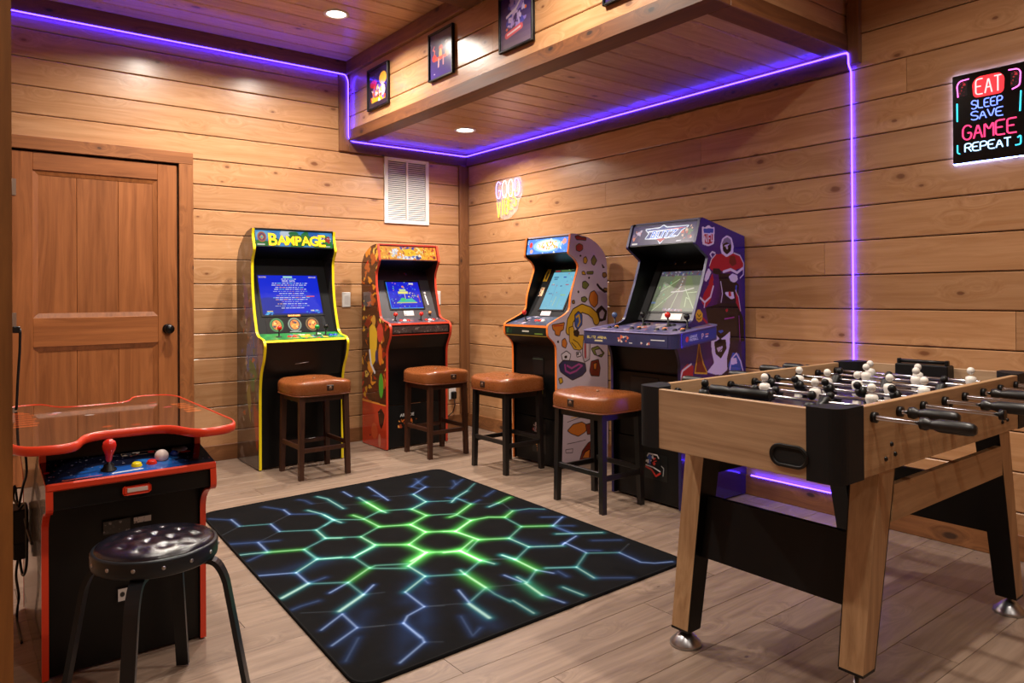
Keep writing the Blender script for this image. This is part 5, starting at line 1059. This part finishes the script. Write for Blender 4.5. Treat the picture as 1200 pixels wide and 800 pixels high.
# legs
def leg(xt, xb, ys, zb, zt=Z0):
    yt, yb = ys*.283, ys*.283; w, d_ = .041, .037; v_ = .031; q_ = .032; m = MB()
    m.hexa([(xb-v_,yb-q_,zb),(xb+v_,yb-q_,zb),(xb+v_,yb+q_,zb),(xb-v_,yb+q_,zb)], [(xt-w-.004,yt-d_,zt),(xt+w+.004,yt-d_,zt),(xt+w+.004,yt+d_,zt),(xt-w-.004,yt+d_,zt)])
    l = m.done('leg', OAK_Z, ft)
    # black inner faces
    inn = 1 if xt < 0 else -1; m = MB(); e = .003
    xa, xc = xb+inn*v_, xt+inn*(w+.004)
    m.hexa([(xa,yb-q_-.0005,zb-.003),(xa+inn*e,yb-q_-.0005,zb-.003),(xa+inn*e,yb+q_+.0005,zb-.003),(xa,yb+q_+.0005,zb-.003)], [(xc,yt-d_-.0005,zt),(xc+inn*e,yt-d_-.0005,zt),(xc+inn*e,yt+d_+.0005,zt),(xc,yt+d_+.0005,zt)])
    m.done('inner_face', BLACK, l)
    m = MB(); ya, yc = yb-ys*q_, yt-ys*d_
    m.hexa([(xb-v_,ya,zb),(xb+v_,ya,zb),(xb+v_,ya-ys*e,zb),(xb-v_,ya-ys*e,zb)], [(xt-w-.004,yc,zt),(xt+w+.004,yc,zt),(xt+w+.004,yc-ys*e,zt),(xt-w-.004,yc-ys*e,zt)]); m.done('inner_face', BLACK, l)
    m = MB(); m.box(xb-v_-.0008,xb+v_+.0008,yb-q_-.0008,yb+q_+.0008,zb-.006,zb+.001); m.done('leg_end', BLACKPL, l)
    m = MB(); m.lathe([(.008,zb-.004),(.008,.045),(.020,.040),(.050,.010),(.052,.002),(.050,.0)], (xb,yb,0), 24); m.done('levelling_foot', STEEL, l)
leg(-.385,-.49,1,.058); leg(-.395,-.495,-1,.15); leg(.445,.59,1,.06); leg(.445,.59,-1,.065)
for s, xt, xb in ((-1,-.41,-.445),(1,.49,.54)):
    m = MB(); m.hexa([(xb-.009,-.246,.285),(xb+.009,-.246,.285),(xb+.009,.246,.285),(xb-.009,.246,.285)], [(xt-.009,-.246,.475),(xt+.009,-.246,.475),(xt+.009,.246,.475),(xt-.009,.246,.475)]); m.done('end_brace', BLACKM, ft)
m = MB(); m.hexa([(-.375,-.322,.520),(.42,-.322,.520),(.42,-.304,.520),(-.375,-.304,.520)], [(-.358,-.322,.618),(.415,-.322,.618),(.415,-.304,.618),(-.358,-.304,.618)]); m.done('side_stretcher', OAK_X, ft)
m = MB(); m.hexa([(-.375,.304,.520),(.42,.304,.520),(.42,.322,.520),(-.375,.322,.520)], [(-.358,.304,.618),(.415,.304,.618),(.415,.322,.618),(-.358,.322,.618)]); m.done('side_stretcher', BLACKM, ft)

# ------------------------------------------------------------------ cocktail table arcade
ck = thing('table_arcade', 'low black table arcade with orange-red rim and glossy dark top, by the entrance post', 'arcade table', (-3.137,-2.365,0))
W_ = .46; T_ = .016
fk = fillet([(-.262,.700),(-.268,.632),(-.452,.602),(-.458,.530),(-.385,.515),(-.33,.47),(-.328,.006)], [0,.01,.012,.02,.03,.04,0], 4)
prk = list(fk)+[(-y, z) for y, z in fk[::-1]]
for s in (-1, 1):
    x0, x1 = (-W_/2,-W_/2+T_) if s < 0 else (W_/2-T_, W_/2)
    m = MB(); m.prism(prk, 'X', x0, x1); m.done('side_panel', P('cocktail_side_reflection', sc(74,62,50), .22, coat=.5) if s < 0 else BLACK, ck)  # left side is black gloss too; the brown paints in reflected wood
    m = MB(); m.ribbon(fk, x0-.001, x1+.001, -.005); m.done('edge_moulding', ORANGE, ck)
    m = MB(); m.ribbon([(-y, z) for y, z in fk], x0-.001, x1+.001, .005); m.done('edge_moulding', ORANGE, ck)
for s in (-1, 1):
    def mir(p): return (p[0]*(1 if s < 0 else -1), p[1])
    slabp('front_panel', ck, mir((-.318,.50)), mir((-.318,.008)), W_, T_, .012 if s < 0 else -.0, BLACK) if s < 0 else None
    if s > 0:
        m = MB(); m.box(-W_/2+T_,W_/2-T_,.306,.318,.008,.50); m.done('back_panel', BLACK, ck)
slabp('under_deck', ck, (-.445,.585), (-.445,.535), W_, T_, .012, BLACK)
slabp('under_shelf', ck, (-.445,.533), (-.318,.50), W_, T_, .012, BLACK)
slabp('upper_recess', ck, (-.24,.70), (-.25,.636), W_, T_, .012, BLACK)
dk0, dk1 = (-.450,.610), (-.262,.641)
slabp('control_deck', ck, dk1, dk0, W_+2*T_-.001, T_, .007, BLACK)
m = MB(); m.box(-W_/2-.001,W_/2+.001,-.461,-.449,.590,.612,.004); m.done('deck_moulding', ORANGE, ck)
cv = Cv(W_-.004, .188, .002, (20,22,40)); w, h = cv.w, cv.h
cv.ell(w*.5,.03,.14,.035,(34,86,170),0,.1,.5); cv.ell(w*.68,.075,.05,.03,(40,110,190),0,.3,.5); cv.ell(w*.3,.07,.04,.02,(30,80,150),0,.3,.5)
cv.scribble(110,[(150,146,160),(96,96,120),(170,80,80),(120,120,150)],(.0012,.0035),(0,w,.02,h)); cv.line([(.04,.012),(.14,.018)],.004,(206,90,70)); cv.line([(.17,.018),(.25,.024)],.007,(214,214,220)); cv.ell(.008,.09,.008,.008,(190,40,50)); cv.ell(w-.06,.12,.018,.008,(190,60,40))
cv.build('deck_art', fr(dk0,dk1,-w/2,.0012), ARTG, ck)
mm = deckM(dk0,dk1,-.065,.26); m = MB(); m.M = mm; m.lathe([(.022,0),(.022,.004),(.016,.006),(.014,.018),(.006,.022),(.006,.04)], (0,0,0), 14); js = m.done('joystick', BLACKPL, ck)
m = MB(); m.M = mm; m.lathe([(.005,.026),(.0085,.034),(.0105,.05),(.0175,.066),(.0195,.078),(.0165,.089),(.008,.096),(.0005,.0975)], (0,0,0), 16, cap=False); m.done('bat_top', RED, js)
def ckbtn(x, t_, mat, r): 
    m = MB(); m.M = deckM(dk0,dk1,x,t_); m.lathe([(r*1.2,0),(r*1.2,.004),(r,.006),(r,.010),(r*.7,.012),(.0005,.0125)], (0,0,0), 16, cap=False); return m.done('button', mat, ck)
ckbtn(.012,.28,P('yellow_plastic', sc(226,206,30), .25),.013); ckbtn(.055,.30,RED,.013); ckbtn(.09,.5,P('blue_plastic', sc(30,90,190), .25),.013)
m = MB(); m.M = deckM(dk0,dk1,.088,.42); m.ball((0,0,.012), .021, 16, 8); m.done('trackball', P('striped_ball', sc(224,210,206), .15), ck)
m = MB(); m.M = deckM(dk0,dk1,.13,.52); m.ball((0,0,.008), .014, 12, 8, .7); m.done('button', P('dark_blue_plastic', sc(20,40,110), .2), ck)
m = MB(); m.M = deckM(dk0,dk1,.158,.80); m.lathe([(.024,0),(.024,.002),(.0005,.0025)], (0,0,0), 20, cap=False); m.done('silver_badge', P('silver_badge', sc(170,172,174), .3, .6), ck)
cv = Cv(.105,.03,.0015,(24,24,28)); cv.line([(.003,.003),(.102,.003),(.102,.027),(.003,.027),(.003,.003)],.002,(150,130,110)); cv.scribble(14,[(190,180,170),(120,40,40),(60,60,70)],(.002,.008),(.01,.07,.006,.024)); cv.ell(.088,.015,.01,.009,(170,40,44)); cv.build('deck_plate', deckM(dk0,dk1,-.015,.74) @ Matrix.Translation((0,0,.0022)), ARTG, ck)
m = MB(); m.box(-.038,.040,-.4635,-.458,.548,.576,.006); lp = m.done('logo_plate', ORANGE, ck); m = MB(); m.box(-.026,.03,-.465,-.4632,.556,.569,.001); m.done('logo_strip', P('logo_white', sc(214,200,190), .4), lp)
cv = Cv(.075,.04,.0015,(40,38,38)); cv.scribble(20,[(120,116,114),(60,58,58)],(.001,.004)); cv.build('sticker', frame((-.07,-.3315,.405),(1,0,0),(0,0,1)), ART, ck)
cv = Cv(.05,.018,.0015,(190,188,186)); cv.scribble(8,[(60,60,60)],(.001,.003)); cv.build('sticker', frame((.015,-.3315,.425),(1,0,0),(0,0,1)), ART, ck)
cv = Cv(.055,.038,.0015,(196,192,188)); cv.ell(.012,.02,.007,.008,(30,30,30)); cv.scribble(6,[(60,60,60)],(.001,.004),(.025,.05,.008,.03)); cv.build('sticker', frame((-.03,-.3315,.19),(1,0,0),(0,0,1)), ART, ck)
half = [(-.31,-.38),(-.28,-.47),(-.165,-.495),(-.115,-.325),(.115,-.325),(.165,-.495),(.28,-.47),(.31,-.38)]
tp = half+[(-x, -y) for x, y in half]
tp = fillet(tp, [.04,.05,.07,.07,.07,.07,.05,.04]*2, 5, True)
m = MB(); m.prism(tp, 'Z', .701, .7235); m.done('top_board', P('cocktail_top_body', sc(30,22,18), .3), ck)
m = MB()
n_ = len(tp)
rr = []
for i in range(n_):
    p = Vector(tp[i]); a = Vector(tp[i-1]); b = Vector(tp[(i+1) % n_]); d_ = (b-a).normalized(); nn = Vector((d_.y,-d_.x))
    if nn.length == 0: nn = Vector((1,0))
    c_ = p
    rr.append([m.v((*(p+nn*.001),.699)), m.v((*(p+nn*.006),.703)), m.v((*(p+nn*.007),.712)), m.v((*(p+nn*.006),.721)), m.v((*(p+nn*.001),.7262)), m.v((*(p-nn*.002),.7262)), m.v((*(p-nn*.002),.699))])
for i in range(n_):
    A, B = rr[i], rr[(i+1) % n_]
    for k in range(7): m.f([A[k],A[(k+1)%7],B[(k+1)%7],B[k]], True)
m.done('top_rim', ORANGE, ck)
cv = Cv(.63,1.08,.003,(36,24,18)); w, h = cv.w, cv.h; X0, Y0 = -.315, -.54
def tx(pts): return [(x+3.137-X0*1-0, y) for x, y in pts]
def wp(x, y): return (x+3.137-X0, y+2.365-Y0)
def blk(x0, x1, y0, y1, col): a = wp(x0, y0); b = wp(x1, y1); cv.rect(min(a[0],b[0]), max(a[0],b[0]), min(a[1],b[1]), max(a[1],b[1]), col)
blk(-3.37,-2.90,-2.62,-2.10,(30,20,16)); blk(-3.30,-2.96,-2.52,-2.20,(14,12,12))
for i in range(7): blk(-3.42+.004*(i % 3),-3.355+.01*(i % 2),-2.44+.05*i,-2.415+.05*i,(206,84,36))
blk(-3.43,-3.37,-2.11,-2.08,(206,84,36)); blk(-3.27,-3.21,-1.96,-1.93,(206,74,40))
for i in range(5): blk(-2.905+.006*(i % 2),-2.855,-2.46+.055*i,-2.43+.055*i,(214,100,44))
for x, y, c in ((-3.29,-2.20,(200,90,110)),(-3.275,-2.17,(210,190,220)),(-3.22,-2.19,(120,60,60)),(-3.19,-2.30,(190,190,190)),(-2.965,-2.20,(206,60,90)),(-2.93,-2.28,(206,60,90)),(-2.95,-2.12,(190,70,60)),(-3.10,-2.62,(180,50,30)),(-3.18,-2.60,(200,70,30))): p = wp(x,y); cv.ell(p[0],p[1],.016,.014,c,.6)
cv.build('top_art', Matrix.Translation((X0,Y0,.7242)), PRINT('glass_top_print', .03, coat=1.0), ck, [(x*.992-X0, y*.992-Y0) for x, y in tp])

# ------------------------------------------------------------------ round stool
rs_ = thing('round_stool', 'round black tufted vinyl stool with bent metal legs at the table arcade', 'stool', (-3.132,-3.055,.07))
m = MB(); R0 = .153; rings = []; NR, NA = 26, 72
for i in range(NR+1):
    r = R0*i/NR; ring = []
    for j in range(NA if i else 1):
        a = 2*pi*j/NA; x, y = r*cos(a), r*sin(a)
        u, v_ = x/.060, y/.052; ro = math.floor(v_+.5); u2 = u-(.5 if ro % 2 else 0); du = u2-math.floor(u2+.5); dv = v_-ro
        dd = math.hypot(du*1.0, dv*.95); k = min(1, max(0, (R0*.92-r)/(R0*.25)))
        z = .418-.020*(r/R0)**3.5 - k*.0050*math.exp(-(dd/.26)**2) - k*.0010*math.exp(-(min(abs(du-dv*.5),abs(du+dv*.5))/.10)**2)
        if r > R0*.93: z -= .010*((r/R0-.93)/.07)**2
        ring.append(m.v((x,y,z)))
    rings.append(ring)
for j in range(NA): m.f([rings[0][0], rings[1][j], rings[1][(j+1)%NA]], True)
for A, B in zip(rings[1:], rings[2:]):
    for j in range(NA): m.f([A[j],B[j],B[(j+1)%NA],A[(j+1)%NA]], True)
bz = [m.v((R0*cos(2*pi*j/NA), R0*sin(2*pi*j/NA), .37)) for j in range(NA)]
for j in range(NA): m.f([rings[-1][j],bz[j],bz[(j+1)%NA],rings[-1][(j+1)%NA]], True)
seat = m.done('tufted_cushion', VINYL, rs_)
m = MB(); m.lathe([(.1,.345),(.148,.345),(.157,.350),(.159,.358),(.159,.388),(.1565,.393),(.150,.393)], (0,0,0), 64, cap=False); band = m.done('seat_band', STOOLM, rs_)
for j in range(14):
    a = 2*pi*(j+.3)/14; m = MB(); m.M = Matrix.Translation((.159*cos(a),.159*sin(a),.372)) @ Matrix.Rotation(a,4,'Z'); m.lathe([(.0055,-.001),(.0055,.001),(.0035,.0025),(.0004,.003)], (0,0,0), 10, 'X', cap=False); m.done('rivet', STEEL, band)
for a in (61,-29,151,241):
    a = rad(a); c, s = cos(a), sin(a)
    path = fillet([(.05,.338),(.155,.338),(.182,.29),(.245,-.064)], [0,.03,.05,0], 5)
    m = MB(); w = .0175; t_ = .0065; A = None
    for i, (r, z) in enumerate(path):
        p0 = path[max(i-1,0)]; p1 = path[min(i+1,len(path)-1)]; dr, dz_ = p1[0]-p0[0], p1[1]-p0[1]; L_ = math.hypot(dr,dz_); nr, nz = -dz_/L_, dr/L_
        B = []
        for e, f_ in ((-1,-1),(1,-1),(1,1),(-1,1)):
            rr_, zz = r+nr*t_*f_, z+nz*t_*f_; B.append(m.v((c*rr_-s*w*e, s*rr_+c*w*e, max(zz,-.07))))
        if A:
            for k in range(4): m.f([A[k],A[(k+1)%4],B[(k+1)%4],B[k]])
        else: m.f(B[::-1])
        A = B
    m.f(A); m.done('leg', STOOLM, rs_)

# ------------------------------------------------------------------ cords and adapter by the entrance post
pa_ = thing('power_adapter', 'black power adapter hanging with tangled cords beside the table arcade', 'adapter', (-3.395,-2.26,.26))
m = MB(); m.box(-.024,.024,-.055,.055,.055,.17,.004); m.done('adapter_block', BLACKPL, pa_)
m = MB(); m.box(-.02,.02,-.04,.03,.0,.06,.004); m.done('lower_block', BLACKPL, pa_)
def cord(pts, r=.0042):
    m = MB(); out = []
    P_ = [Vector(p) for p in pts]
    for i in range(len(P_)-1):
        a, b, c_, d_ = P_[max(i-1,0)], P_[i], P_[i+1], P_[min(i+2,len(P_)-1)]
        for k in range(6):
            t = k/6; out.append(.5*((2*b)+(-a+c_)*t+(2*a-5*b+4*c_-d_)*t*t+(-a+3*b-3*c_+d_)*t**3))
    out.append(P_[-1]); m.tube(out, r, 6); m.done('cord', BLACKPL, pa_)
cord([(0,.0,.17),(.01,-.02,.24),(.015,-.10,.30),(.01,-.14,.37)]); cord([(0,.02,.17),(-.01,.09,.18),(0,.16,.20),(.018,.16,.0)]); cord([(.0,-.02,.0),(.005,-.08,-.04),(.01,-.16,.02),(.01,-.17,.16),(.012,-.1,.2),(0,-.04,.17)]); cord([(0,.02,.0),(-.005,.06,-.08),(0,.02,-.14),(.0,.08,-.2),(.0,.1,-.255),(.0,-.1,-.255)]); cord([(.01,-.1,.15),(.012,-.2,.13),(.014,-.3,.12)])
hc = thing('hanging_cable', 'short black cable loop hanging in front of the wooden door by the post', 'cable', (-3.386,-2.02,.74))
m = MB(); m.tube([(0.01,0,.285),(.012,0,.27),(.010,0,.2),(.004,0,.1),(.0,0,.0),(-.002,0,-.012)], .005, 6); m.box(-.012,.012,-.012,.012,.27,.295,.003); m.done('cable', BLACKPL, hc)
